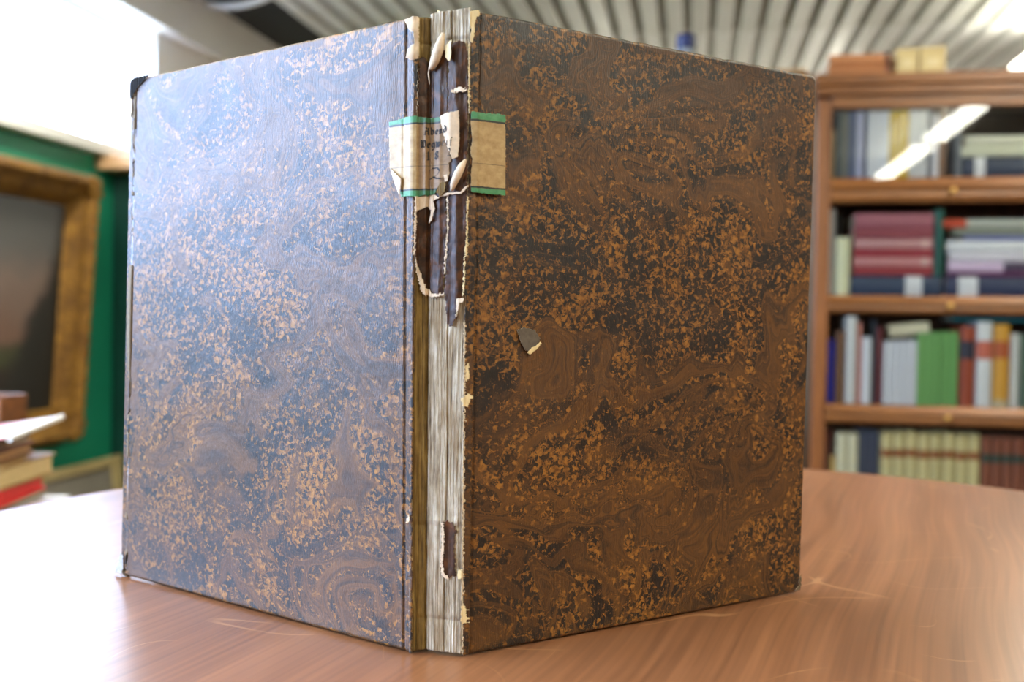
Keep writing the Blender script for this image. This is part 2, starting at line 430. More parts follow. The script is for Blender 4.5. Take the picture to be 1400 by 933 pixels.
# ceiling: backing, slats one by one, dark open gap along the window wall
SX0, PITCH_S, YJ = -2.0, .122, 5.42
ceil = S(me('ceiling', [(WX-.25, Y0-.2, 2.62), (X1+.2, Y0-.2, 2.62), (X1+.2, Y1+.2, 2.62), (WX-.25, Y1+.2, 2.62),
                        (WX-.25, Y0-.2, 2.7), (X1+.2, Y0-.2, 2.7), (X1+.2, Y1+.2, 2.7), (WX-.25, Y1+.2, 2.7)],
             [(0, 1, 2, 3), (7, 6, 5, 4), (0, 4, 5, 1), (1, 5, 6, 2), (2, 6, 7, 3), (3, 7, 4, 0)], MAT['black']))
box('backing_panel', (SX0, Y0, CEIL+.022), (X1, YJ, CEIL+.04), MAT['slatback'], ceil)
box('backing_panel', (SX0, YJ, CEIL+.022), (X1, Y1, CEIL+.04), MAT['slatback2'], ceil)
def slat_mesh(length, mat):
    bm = bmesh.new(); wd = .040
    prof = [(-wd, .021), (-wd, .006), (-wd+.006, 0), (wd-.006, 0), (wd, .006), (wd, .021), (wd-.003, .021), (wd-.003, .010), (-wd+.003, .010), (-wd+.003, .021)]
    prism(bm, prof, 0, length, lambda p, z: (p[0], z, p[1]))
    m = bpy.data.meshes.new('slat'); bm.to_mesh(m); bm.free(); m.materials.append(mat); return m
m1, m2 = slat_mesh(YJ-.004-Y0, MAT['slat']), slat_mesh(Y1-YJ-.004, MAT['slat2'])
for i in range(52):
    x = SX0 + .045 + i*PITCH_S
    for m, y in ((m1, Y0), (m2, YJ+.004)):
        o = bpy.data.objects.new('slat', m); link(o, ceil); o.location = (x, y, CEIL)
# sagging white hose across the gap
pts = []
for i in range(25):
    t = i/24; x = -2.39 + t*.47
    pts.append((x, 4.56, 2.366 + .052*(2*(t-.42))**2))
tag(tube('cable_hose', pts, .017, MAT['hose'], n=14), 'white plastic hose sagging across the dark gap in the ceiling', 'hose')
# black strip standing in for the unlit void of the open gap
box('gap_dark_panel', (WX, Y0, CEIL+.012), (SX0, Y1, CEIL+.03), MAT['black'], ceil)
# fluorescent fittings: the right row, then added unseen fill fittings
def ceiling_light(x, y0, y1, label):
    l = empty('ceiling_light', (x, (y0+y1)/2, CEIL)); h = (y1-y0)/2
    tag(l, label, 'light', 'ceiling lights')
    for yy in (-.6, .6):
        lathe('stem', [(.006, -.188), (.006, -.006), (.022, -.004), (.022, -.0005)], MAT['metal'], l, 12, (0, yy, 0))
    box('housing', (-.070, -h, -.206), (.070, h, -.188), MAT['metal'], l, .003)
    bm = bmesh.new()
    prof = [(-.075, -.2065), (-.078, -.212), (-.076, -.2185), (.076, -.2185), (.078, -.212), (.075, -.2065)]
    prism(bm, prof, -h+.008, h-.008, lambda p, z: (p[0], z, p[1]))
    frombm('diffuser', bm, MAT['lamp'], l)
    # the tube's own light, leaving the fitting downwards and (dimmer) upwards
    for nm, z, rx, f in (('tube_light', -.2195, 0, 1.0), ('tube_uplight', -.1865, math.pi, .5)):
        a = bpy.data.lights.new(nm, 'AREA'); a.shape = 'RECTANGLE'; a.size = .15; a.size_y = 2*h-.02
        a.color = (1.0, .96, .80); a.energy = LAMP_STRENGTH*math.pi*a.size*a.size_y*f
        o = bpy.data.objects.new(nm, a); link(o, l); o.location = (0, 0, z); o.rotation_euler = (rx, 0, 0)
for k, rel in enumerate(('last fitting at the room end', 'first fitting behind the round table', 'fitting level with the round table', 'fitting above the end of the bookcase')):
    y0 = -3.15+2.175*k
    ceiling_light(1.585, y0+.10, y0+2.075, 'long glowing fluorescent light of the right row, ' + rel)
for k, rel in enumerate(('fitting just behind the table', 'fitting level with the table', 'fitting next to the gilt frame')):  # unseen row added to brighten the lintel and nearby wall
    y0 = -2.85+2.0*k
    ceiling_light(-1.80, y0, y0+1.9, 'added unseen fluorescent light of the row by the windows, ' + rel)
for k, x in enumerate((-.7, .9)):  # added out of sight to brighten the far ceiling
    ceiling_light(x, 6.75, 8.5, 'added unseen fluorescent light near the far wall, ' + ('straight behind the dark cabinet' if k == 0 else 'straight behind the glazed bookcase'))

# ------------------------------------------------------------------ round table
TZ, TC, TR = 0.75, (-.0123, .6342), .5434
tb = empty('round_table', (TC[0], TC[1], 0))
tag(tb, 'round reddish brown wooden table with polished scratched top under the open book', 'table')
lathe('tabletop', [(TR-.02, TZ-.032), (TR-.004, TZ-.026), (TR, TZ-.014), (TR-.001, TZ-.004), (TR-.006, TZ), (TR-.009, TZ), (.001, TZ)], MAT['table'], tb, 128)
lathe('apron', [(TR-.09, TZ-.10), (TR-.09, TZ-.033), (TR-.11, TZ-.033), (TR-.11, TZ-.10)], MAT['sidewood'], tb, 64)
for k in range(4):
    a = math.pi/4 + k*math.pi/2
    lathe('leg', [(.018, 0), (.024, .3), (.032, TZ-.10), (.032, TZ-.034)], MAT['sidewood'], tb, 16, (math.cos(a)*(TR-.14), math.sin(a)*(TR-.14), 0))

# ------------------------------------------------------------------ the open marbled book
L0b, L0t = Vector((-.1286, .4640, .7502)), Vector((-.1313, .4636, 1.0487))
L1b, L1t = Vector((-.3399, .5664, .7502)), Vector((-.3369, .5686, 1.0481))
R0b, R0t = Vector((-.1024, .4668, .7502)), Vector((-.1020, .4666, 1.0509))
R1b, R1t = Vector((.0644, .6223, .7502)), Vector((.0674, .6214, 1.0526))
BASE = Vector((-.1155, .4654, .7500))
book = empty('marbled_book', BASE + Vector((0, 0, .0008)))
tag(book, 'old book with brown marbled paper boards and torn spine standing open on the table', 'book')
def quad(b0, b1, t0, t1, u, t): return (b0.lerp(b1, u)).lerp(t0.lerp(t1, u), t)
nL = (L1b-L0b).cross(L0t-L0b).normalized(); nR = (R1b-R0b).cross(R0t-R0b).normalized()
if nL.y > 0: nL = -nL
if nR.y > 0: nR = -nR
LENL, LENR, HB = (L1b-L0b).length, (R1b-R0b).length, .2985
OUT = Vector((math.sin(PSI), -math.cos(PSI), 0))
def grooveL(u): return -.0011*math.exp(-((u-.0050)/.0008)**2) - .0004*math.exp(-((u-.009)/.004)**2)
def grooveR(u): return -.0010*math.exp(-((u-.0018)/.0008)**2) - .0004*math.exp(-((u-.006)/.004)**2)
def board(name, b0, b1, t0, t1, nrm, LEN, groove, uoff, radii, seed):
    us = [i*.0005 for i in range(17)]
    while us[-1] < LEN-.0065: us.append(us[-1]+.002)
    us += [LEN-.005+i*.0005 for i in range(11)]
    H = (t0-b0).length
    vsn = [i*.0005 for i in range(9)]
    while vsn[-1] < H-.0065: vsn.append(vsn[-1]+.0025)
    vsn += [H-.004+i*.0005 for i in range(9)]
    verts, uvs, ed = [], [], []
    for v in vsn:
        for u in us:
            uu, vv = u, v
            # rounded far corners (square-to-disc)
            for top in (0, 1):
                r = radii[top]; du = (u-(LEN-r))/r; dv = ((v-(H-r))/r if top else ((r-v)/r))
                if du > 0 and dv > 0:
                    k = max(du, dv)/math.hypot(du, dv)
                    uu = LEN-r+du*k*r; vv = (H-r+dv*k*r) if top else (r-dv*k*r)
            e = min(LEN-u, v, H-v)
            # ragged wear along the edges
            f = max(0, 1-e/.004)
            if f > 0:
                nz = fbm((u*70+seed, v*70, seed))*.5 + .7*max(0, noise.noise(Vector((u*190, v*190, seed*3)))-.35)*2
                amt = abs(nz)*.0011*f
                if LEN-u == e: uu -= amt
                if H-v == e: vv -= amt
                if v == e and v > 0: vv += amt*.4
            p = quad(b0, b1, t0, t1, uu/LEN, vv/H)
            roll = -.0007*max(0, 1-e/.0015)**2
            bulge = .0006*fbm((u*14, v*14, seed), 2)
            p = p + nrm*(groove(u)+roll+bulge*min(1, e/.01)*min(1, u/.01))
            verts.append(p-BASE); uvs.append((uu+uoff, vv)); ed.append(e)
    n = len(us); faces = []
    for j in range(len(vsn)-1):
        for i in range(n-1): faces.append((j*n+i, j*n+i+1, (j+1)*n+i+1, (j+1)*n+i))
    o = me(name, verts, faces, [MAT['marbled'], MAT['board']], book, True)
    finish(o, uvs, nrm, .0030, 1)
    a = o.data.attributes.new('edge', 'FLOAT', 'POINT'); a.data.foreach_set('value', ed)
    return o
def finish(o, uvs, nrm, thick, rim, lab=None):
    m = o.data
    if m.polygons and sum((p.normal.dot(nrm) for p in m.polygons)) < 0: m.flip_normals()
    for nm, data in (('uv', uvs), ('lab', lab)):
        if data is None: continue
        L = m.uv_layers.new(name=nm)
        for lp in m.loops: L.data[lp.index].uv = data[lp.vertex_index]
    if thick:
        s = o.modifiers.new('solid', 'SOLIDIFY'); s.thickness = thick; s.offset = -1; s.use_even_offset = False
        s.material_offset_rim = rim; s.material_offset = rim
bl = board('front_board', L0b, L1b, L0t, L1t, nL, LENL, grooveL, 0.0, (.002, .003), 3.7)
br = board('back_board', R0b, R1b, R0t, R1t, nR, LENR, grooveR, .7, (.003, .0045), 8.2)
bl['label'] = 'marbled board catching bluish window sheen'; br['label'] = 'dark brown marbled board with a pale chip'

# chart of the spine: x across, y down, one unit about a third of a millimetre; x<edge runs on to the left board, x>edge to the right board
PROF = [(0, 0), (.05, -.3), (.10, -2.0), (.20, -2.6), (.25, -4.4), (.30, -2.9), (.45, -1.2), (.63, -.3), (.80, .8), (.88, 1.1), (.93, .3), (1, -.2)]
def prof(s):
    for (a, da), (b, db) in zip(PROF, PROF[1:]):
        if s <= b:
            k = (s-a)/(b-a); k = k*k*(3-2*k); return (da+(db-da)*k)*.001
    return PROF[-1][1]*.001
def chart(x, y, off=0.0):
    t = (899-y)/881.0
    xl, xr = 562+4*t, 638+14*t
    if x < xl:
        u = (xl-x)/2184.0
        p = quad(L0b, L1b, L0t, L1t, u/LENL, t) + nL*(off+grooveL(u)*min(1, .35 if off > .0006 else 1))
    elif x > xr:
        u = (x-xr)/2538.0
        p = quad(R0b, R1b, R0t, R1t, u/LENR, t) + nR*(off+grooveR(u)*(.35 if off > .0006 else 1))
    else:
        s = (x-xl)/(xr-xl)
        p = L0b.lerp(R0b, s).lerp(L0t.lerp(R0t, s), t) + OUT*(prof(s)+off)
    return p-BASE
def inside(poly, x, y):
    c = False; j = len(poly)-1
    for i in range(len(poly)):
        xi, yi = poly[i]; xj, yj = poly[j]
        if (yi > y) != (yj > y) and x < (xj-xi)*(y-yi)/(yj-yi)+xi: c = not c
        j = i
    return c
def patch(name, poly, off, mat, parent, cell=1.0, jit=1.2, extra=None, thick=.00022, rim=None, lab=None, jf=.22, nrm=None, uvo=0.0):
    x0, x1 = min(p[0] for p in poly)-2, max(p[0] for p in poly)+2
    y0, y1 = min(p[1] for p in poly)-2, max(p[1] for p in poly)+2
    nx, ny = int((x1-x0)/cell)+1, int((y1-y0)/cell)+1
    idx, verts, uvs, labs, faces = {}, [], [], [], []
    def vid(i, j):
        if (i, j) not in idx:
            x, y = x0+i*cell, y0+j*cell
            o = off + (extra(x, y) if extra else 0)
            idx[(i, j)] = len(verts); verts.append(chart(x, y, o)); uvs.append(((x-600)*.00034+uvo, (899-y)*.00034))
            if lab: labs.append((0, (lab[1]-y)/(lab[1]-lab[0])))
        return idx[(i, j)]
    for j in range(ny):
        for i in range(nx):
            cx, cy = x0+(i+.5)*cell, y0+(j+.5)*cell
            jx = jit*fbm((cx*jf, cy*jf, 1.3), 3); jy = jit*fbm((cx*jf, cy*jf, 7.9), 3)
            if inside(poly, cx+jx, cy+jy): faces.append((vid(i, j), vid(i+1, j), vid(i+1, j+1), vid(i, j+1)))
    o = me(name, verts, faces, [mat, rim or MAT['torn']], parent, True)
    finish(o, uvs, nrm or OUT, thick, 1, labs if lab else None)
    return o
def sheet(name, xs, ys_, off, mat, disp):
    """full-height strip of the spine between chart curves"""
    verts, uvs, faces = [], [], []
    n = len(xs)
    for y in ys_:
        t = (899-y)/881.0; xl, xr = 562+4*t, 638+14*t
        for s in xs:
            x = xl+s*(xr-xl)
            verts.append(chart(x, y, off+disp(s, y))); uvs.append((s*.028, (899-y)*.00034))
    for j in range(len(ys_)-1):
        for i in range(n-1): faces.append((j*n+i, j*n+i+1, (j+1)*n+i+1, (j+1)*n+i))
    o = me(name, verts, faces, [mat, MAT['page']], book, True)
    finish(o, uvs, OUT, .0012, 1)
    return o
def cords(y):   # kettle stitches and the sunken cord across the spine
    return -.0012*math.exp(-((y-55)/3.0)**2) - .0009*math.exp(-((y-852)/3.5)**2) + .0005*math.exp(-((y-714)/4)**2) - .0005*math.exp(-((y-722)/3)**2)
rows = [19+2.2*i for i in range(400)]
olive = sheet('spine_lining', [i*.27/14 for i in range(15)], rows, -.0002, MAT['olive'], lambda s, y: cords(y)*.8 + .0002*fbm((s*30, y*.02, 2)))
def fdisp(s, y):
    ridge = .00035*fbm((s*45, y*.012, 5)) + .0002*fbm((s*90, y*.1, 9))
    return ridge + cords(y) - .0012*math.exp(-((s-.60-.015*math.sin(y*.013))/.012)**2)
fib = sheet('spine_fibres', [.255+i*.645/90 for i in range(91)], [14+2.2*i for i in range(402)], 0, MAT['fibre'], fdisp)
def kraft(a, b): return lambda x, y: 0
# strips of cover paper still holding at the joints
sr = patch('joint_paper', [(644, 17), (657, 17), (644, 600), (641, 899), (633, 899), (634, 700), (635, 500), (636, 400), (638, 330), (641, 200), (643, 80)], .0006, MAT['marbled'], book, 1.0, 2.2, jf=.12, uvo=.66)
sl = patch('joint_paper', [(566, 70), (573, 76), (571, 160), (568, 300), (567, 420), (565, 560), (564, 700), (563, 899), (560, 899), (562, 500), (564, 200)], .0005, MAT['marbled'], book, 1.0, 2.0, jf=.12, uvo=-.03)
for o in (sr, sl):
    a = o.data.attributes.new('edge', 'FLOAT', 'POINT'); a.data.foreach_set('value', [.01]*len(o.data.vertices))
# torn remains of the brown spine covering
def wav(x, y): return .0003*fbm((x*.05, y*.03, 3), 3) + .00012*fbm((x*.2, y*.05, 3), 2)
patch('spine_paper', [(573, 76), (581, 74), (588, 84), (594, 92), (600, 74), (611, 66), (612, 150), (610, 262), (611, 300), (609, 340), (607, 372), (606, 401), (594, 404), (588, 398), (579, 396), (574, 378), (568, 356), (567, 300), (569, 262), (570, 170)],
      .0008, MAT['leather'], book, extra=wav, jit=2.0)
patch('spine_paper', [(612, 66), (624, 58), (636, 60), (640, 75), (640, 160), (639, 270), (637, 356), (635, 396), (632, 408), (625, 414), (625, 432), (620, 444), (615, 447), (611, 440), (608, 396), (611, 350), (613, 300), (612, 262), (613, 160)],
      .0011, MAT['leather'], book, extra=lambda x, y: wav(x, y)+.0008*math.exp(-((x-623)/6)**2), jit=2.0)
patch('spine_paper', [(605, 716), (612, 713), (622, 718), (624, 728), (621, 745), (622, 760), (623, 788), (612, 793), (606, 786), (604, 770), (606, 740)],
      .0007, MAT['leather'], book, extra=lambda x, y: .4*wav(x, y), jit=2.2)
# lifted tongue at the foot of the covering, pale torn edges
patch('torn_edge', [(567, 345), (570, 358), (582, 391), (590, 399), (595, 401), (608, 399.5), (608, 402.5), (596, 405), (588, 404), (578, 400), (571, 376)], .0014, MAT['curl'], book, .6, 2.2, jf=.35, extra=lambda x, y: .0006*(y-345)/60)
patch('torn_edge', [(611, 262), (612.5, 262), (613.5, 310), (610.5, 345), (608.5, 375), (607.4, 375), (609, 342), (612.2, 308)], .0019, MAT['curl'], book, .5, 2.0, jf=.4)
patch('torn_edge', [(639, 270), (640.8, 270), (639.5, 350), (636.6, 352), (634.4, 405), (632.8, 405), (635, 354), (637.5, 330)], .0022, MAT['cream_curl'], book, .5, 2.0, jf=.4)
patch('torn_edge', [(617, 124), (628, 122), (638, 125), (638, 129), (628, 127), (618, 129)], .0026, MAT['curl'], book, .5, 2.0, jf=.4)
patch('torn_edge', [(625, 408), (634, 407), (634, 413), (628, 414), (627, 425), (624, 434)], .0022, MAT['curl'], book, .5, 2.0, jf=.4)
patch('torn_edge', [(603, 716), (606, 714), (608, 745), (605, 770), (607, 786), (613, 791), (612, 795), (604, 789), (602, 770), (604, 742)], .0013, MAT['curl'], book, .5, 2.0, jf=.4)
patch('torn_edge', [(637, 500), (641, 496), (642, 508), (640, 522), (637, 520)], .0016, MAT['cream_curl'], book, .5, 2.0, jf=.4)
patch('torn_edge', [(630, 545), (642, 538), (644, 545), (640, 556), (634, 556)], .0016, MAT['cream_curl'], book, .5, 2.0, jf=.4)
patch('torn_edge', [(631, 829), (637, 829), (639, 853), (631, 855)], .0016, MAT['cream_curl'], book, .5, 2.0, jf=.4)
patch('torn_edge', [(626, 780), (632, 779), (632, 791), (627, 792)], .0016, MAT['cream_curl'], book, .5, 2.0, jf=.4)
patch('torn_edge', [(560, 708), (562, 706), (562, 715), (560, 719), (558, 716)], .0013, MAT['torn'], book, .5, 2.0, jf=.3)
patch('torn_edge', [(635, 440), (636.5, 440), (636, 560), (635, 650), (634, 760), (633.5, 896), (632, 896), (632.4, 760), (633.5, 640), (634.4, 560)], .0014, MAT['torn'], book, .5, 2.6, jf=.3)
patch('torn_edge', [(568, 270), (571, 268), (570, 300), (568, 345), (566, 345), (567, 300)], .0019, MAT['curl'], book, .5, 2.0, jf=.4)
patch('torn_edge', [(641, 64), (642.6, 64), (642.6, 150), (641.4, 160), (641, 110)], .0022, MAT['cream_curl'], book, .5, 2.0, jf=.4)
patch('torn_edge', [(569, 268), (580, 272), (592, 266), (594, 285), (590, 300), (586, 303), (589, 285), (584, 280), (576, 284), (569, 286)], .0026, MAT['curl'], book, .7, 1.2)
# peeled strip at the head of the left joint and splits at the right one
patch('peeled_strip', [(557, 23), (566, 20), (573, 20), (573, 76), (566, 80), (560, 76), (562, 64), (567, 56), (566, 42)], .0012, MAT['curl'], book, .7, .8,
      extra=lambda x, y: .0016*max(0, (569-x)/12) + .0005*math.sin(y*.2))
patch('peeled_strip', [(643, 20), (652, 18), (654, 22), (648, 40), (650, 46), (646, 62), (643, 60), (645, 44), (643, 34)], .0016, MAT['cream_curl'], book, .6, 1.2)
# rolled flaps of peeled spine paper
def scroll(name, axis, radii, a0, a1, mat, turn=1, n=18, m=14):
    """strip of paper curled about an axis: partial cylinder with ragged ends and tapering radius"""
    P = [Vector(p) for p in axis]; V, F_ = [], []
    for j in range(m+1):
        q = j/m*(len(P)-1); k = min(int(q), len(P)-2); fr = q-k
        c = P[k].lerp(P[k+1], fr); r = radii[k]+(radii[k+1]-radii[k])*fr
        t = (P[k+1]-P[k]).normalized(); e1 = OUT - t*OUT.dot(t); e1.normalize(); e2 = t.cross(e1)
        lo = a0 + .25*fbm((j*.6, 1.1, 0), 2); hi = a1 + .5*fbm((j*.7, 5.1, 0), 2)
        for i in range(n+1):
            a = lo+(hi-lo)*i/n; rr = r*(1-.30*i/n)
            V.append(c + (e1*math.cos(a)+e2*math.sin(a)*turn)*rr + t*(.0006*fbm((i*.5, j*.2, 3), 2)))
    for j in range(m):
        for i in range(n): F_.append((j*(n+1)+i, j*(n+1)+i+1, (j+1)*(n+1)+i+1, (j+1)*(n+1)+i))
    o = me(name, V, F_, mat, book, True); sm = o.modifiers.new('solid', 'SOLIDIFY'); sm.thickness = .00022; sm.offset = 0
    return o
scroll('rolled_flap', [chart(x, y, o) for x, y, o in ((606, 46, .0022), (603, 55, .0030), (599, 68, .0034), (594, 82, .0036), (588, 93, .0038))], [.0010, .0020, .0027, .0026, .0010], -2.6, 2.1, MAT['curl'])
tube('paper_shred', [chart(x, y, .003) for x, y in ((587, 90), (585.5, 98), (586.5, 106), (587, 112))], [.0005, .0004, .0003, .0001], MAT['curl'], book, 6)
patch('peeled_strip', [(609, 64), (615, 60), (618, 58), (617, 74), (616, 86), (613, 85), (609, 78)], .003, MAT['cream_curl'], book, .6, .8, extra=lambda x, y: .0016*(x-609)/9)
# tip of a page standing above the head
o = me('page_tip', [chart(596.5, 6, -.004), chart(611, 18, -.004), (chart(598, 24, -.004)), chart(596.5, 6, -.0043), chart(611, 18, -.0043), chart(598, 24, -.0043)],
       [(0, 1, 2), (5, 4, 3), (0, 3, 4, 1), (1, 4, 5, 2), (2, 5, 3, 0)], MAT['cream_curl'], book)

# the paper label wrapped over the spine
LAB = (155.5, 265.5)
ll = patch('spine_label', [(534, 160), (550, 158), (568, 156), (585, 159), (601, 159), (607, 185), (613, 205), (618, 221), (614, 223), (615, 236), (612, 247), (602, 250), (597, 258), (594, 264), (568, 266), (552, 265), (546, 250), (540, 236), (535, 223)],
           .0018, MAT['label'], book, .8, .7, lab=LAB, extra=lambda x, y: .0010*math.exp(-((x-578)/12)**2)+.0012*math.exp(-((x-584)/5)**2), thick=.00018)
ll['label'] = 'paper spine label with green borders and black lettering'
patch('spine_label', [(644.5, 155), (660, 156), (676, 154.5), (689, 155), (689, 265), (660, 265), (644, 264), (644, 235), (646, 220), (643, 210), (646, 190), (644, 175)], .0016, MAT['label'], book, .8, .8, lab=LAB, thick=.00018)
patch('label_curl', [(601, 159), (610, 156), (628, 154), (629, 190), (627, 216), (619, 219), (613, 205), (607, 185)], .0026, MAT['curl'], book, .8, .6,
      extra=lambda x, y: .0022*max(0, math.sin((x-600)/29*math.pi*.9)))
# folded-back tear at the label's left corner
patch('label_tear', [(537, 224), (554, 241), (552, 263), (550, 260), (543, 243)], .0026, MAT['curl'], book, .6, .3, extra=lambda x, y: .0008*max(0, (x-538)/16))
# rolled flap under the label and torn brown patch
scroll('rolled_flap', [chart(x, y, o) for x, y, o in ((637, 220, .0018), (631, 229, .0030), (625, 241, .0036), (620, 252, .0036), (618, 261, .003))], [.0006, .0019, .0022, .0017, .0006], -2.2, 1.9, MAT['curl'])
patch('torn_edge', [(597, 262), (600, 252), (606, 247), (610, 250), (608, 262), (602, 268)], .003, MAT['olive'], book, .7, .7)
patch('torn_edge', [(607, 240), (612, 238), (613, 247), (609, 248)], .0034, MAT['curl'], book, .6, .6)
patch('torn_edge', [(567, 266), (594, 265), (600, 268), (608, 263.5), (630, 263), (640, 255), (641, 257), (632, 265.5), (606, 267), (596, 271), (590, 273.5), (584, 271), (576, 274), (569, 269)], .0024, MAT['curl'], book, .6, 1.2)

# blackletter words written with a broad pen held at about 40 degrees
def nib(strokes, ox, oy, sc, wd, verts, faces, off):
    nx, ny = wd*math.cos(.75), -wd*math.sin(.75)
    for st in strokes:
        pts = []
        for (a, b), (c, d) in zip(st, st[1:]):
            k = max(2, int(math.hypot(c-a, d-b)*sc/1.2))
            pts += [(a+(c-a)*i/k, b+(d-b)*i/k) for i in range(k)]
        pts.append(st[-1])
        base = len(verts)
        for (px, py) in pts:
            X, Y = ox+px*sc, oy-py*sc
            verts.append(chart(X-nx/2, Y-ny/2, off(X))); verts.append(chart(X+nx/2, Y+ny/2, off(X)))
        for i in range(len(pts)-1):
            faces.append((base+2*i, base+2*i+1, base+2*i+3, base+2*i+2))
G = {  # strokes in units of x-height 1
 'A': [[(.1, 1.35), (.35, 1.5), (.45, 1.2), (.3, .8), (.05, .5)], [(.3, .8), (.2, .2), (0, 0)], [(.0, .05), (.3, -.05), (.5, .2)], [(.75, 1.45), (.75, .2), (.9, 0), (1.0, .1)], [(.4, 1.2), (.75, 1.45)], [(.2, .75), (.75, .75)]],
 'b': [[(.1, 1.55), (.12, .15), (.3, 0), (.55, .2), (.55, .75), (.38, .95), (.14, .8)]],
 'e': [[(.5, .55), (.12, .5), (.1, .2), (.28, 0), (.5, .15)], [(.1, .3), (.12, .8), (.3, .98), (.5, .75), (.5, .55)]],
 'n': [[(0, .85), (.12, .95), (.12, .1), (.2, 0)], [(.12, .8), (.42, .98), (.5, .8), (.5, .1), (.62, 0)]],
 'd': [[(.5, .8), (.3, .98), (.08, .75), (.08, .2), (.28, 0), (.55, .25), (.55, .9), (.2, 1.5)]],
 'W': [[(-.05, 1.3), (.12, 1.5), (.2, 1.3), (.15, .3), (.3, 0), (.5, .2)], [(.5, 1.45), (.5, .15)], [(.5, 1.3), (.62, 1.5), (.7, 1.3)], [(.5, .2), (.72, 0), (1.0, .25), (1.0, .9), (.85, 1.45)], [(.05, .7), (.3, .8)]],
 'g': [[(.5, .8), (.3, .98), (.08, .75), (.08, .25), (.28, .05), (.52, .25)], [(.52, 1.0), (.54, -.2), (.35, -.5), (.1, -.4)]],
 'w': [[(0, 1.1), (.1, .95), (.1, .15), (.25, 0), (.42, .2)], [(.42, 1.0), (.42, .15), (.6, 0), (.82, .25), (.82, .8), (.68, 1.0)]],
 'i': [[(0, .85), (.12, .95), (.12, .1), (.24, 0)], [(.12, 1.3), (.18, 1.36)]],
 'f': [[(.12, -.3), (.14, 1.1), (.3, 1.5), (.5, 1.4)], [(-.02, .85), (.4, .9)]],
 '1': [[(.0, 1.1), (.2, 1.4), (.2, 0)], [(.02, 0), (.38, 0)]],
 '8': [[(.3, .75), (.08, 1.05), (.3, 1.4), (.52, 1.1), (.3, .75), (.05, .35), (.3, 0), (.58, .35), (.3, .75)]],
 '2': [[(.05, 1.1), (.3, 1.4), (.52, 1.1), (.4, .7), (.05, .05)], [(.05, .05), (.3, .1), (.55, 0)]],
}
def loff(x):
    if x > 603.5: return .0029 + .0022*max(0, math.sin((x-600)/29*math.pi*.9))
    return .00205 + .0010*math.exp(-((x-578)/12)**2) + .0012*math.exp(-((x-584)/5)**2)
def word(txt, x, y, sc, adv, wd, name='lettering'):
    V, Fc = [], []
    for ch, a in zip(txt, adv):
        nib(G[ch], x, y, sc, wd, V, Fc, loff); x += a
    return me(name, V, Fc, MAT['ink'], ll)
word('Abend', 580.5, 182, 6.6, (8.5, 6.0, 5.4, 6.4, 6), 2.3)
word('Wegw', 575.5, 199.5, 6.8, (8.6, 5.8, 6.2, 7.4), 2.5)
word('18', 584, 216, 8.0, (10.5, 9), 2.6)
big = [[(587, 231), (591, 228), (598, 228), (601, 232), (598, 237), (590, 242), (587, 243)], [(587, 243), (592, 239.5), (597, 242.5), (604, 243), (607, 241)]]
V, Fc = [], []
nib([[(a, -b) for a, b in st] for st in big], 0, 0, 1.0, 2.2, V, Fc, loff)
me('lettering', V, Fc, MAT['ink'], ll)
# letters running on to the curled part
V, Fc = [], []
cur = lambda x: .0029 + .0022*max(0, math.sin((x-600)/29*math.pi*.9))
nib(G['e'], 604.5, 199.5, 6.6, 1.4, V, Fc, cur); nib(G['i'], 610.5, 199.5, 6.6, 1.4, V, Fc, cur); nib(G['f'], 616, 199.5, 6.6, 1.4, V, Fc, cur); nib(G['2'], 612, 215, 8, 1.8, V, Fc, cur)
me('lettering', V, Fc, MAT['ink'], ll)

# chip in the right board's paper: grey scuff with a white flake
def on_right(u, z, off): return quad(R0b, R1b, R0t, R1t, u/LENR, z/HB) + nR*off - BASE
def on_left(u, z, off): return quad(L0b, L1b, L0t, L1t, u/LENL, z/HB) + nL*off - BASE
def flake(name, poly, fn, off, mat, parent, nrm, cell=.0004, jit=.0005, lift=None):
    x0, x1 = min(p[0] for p in poly), max(p[0] for p in poly); y0, y1 = min(p[1] for p in poly), max(p[1] for p in poly)
    idx, V, F_, UV = {}, [], [], []
    def vid(i, j):
        if (i, j) not in idx:
            x, y = x0+i*cell, y0+j*cell
            idx[(i, j)] = len(V); V.append(fn(x, y, off+(lift(x, y) if lift else 0))); UV.append((x, y))
        return idx[(i, j)]
    for i in range(int((x1-x0)/cell)+1):
        for j in range(int((y1-y0)/cell)+1):
            cx, cy = x0+(i+.5)*cell, y0+(j+.5)*cell
            if inside(poly, cx+jit*fbm((cx*500, cy*500, 2)), cy+jit*fbm((cx*500, cy*500, 6))): F_.append((vid(i, j), vid(i+1, j), vid(i+1, j+1), vid(i, j+1)))
    o = me(name, V, F_, [mat, MAT['torn']], parent, True); finish(o, UV, nrm, .0002, 1); return o
flake('scuffed_chip', [(.0243, .1515), (.0285, .1532), (.0345, .1518), (.0378, .1480), (.0360, .1445), (.0318, .1410), (.0290, .1425), (.0262, .1470)], on_right, .0009, MAT['greywhite'], br, nR)
flake('white_flake', [(.0305, .1405), (.0320, .1400), (.0352, .1422), (.0388, .1452), (.0378, .1460), (.0350, .1440), (.0325, .1432)], on_right, .0011, MAT['cream_curl'], br, nR, .0003, .0004)
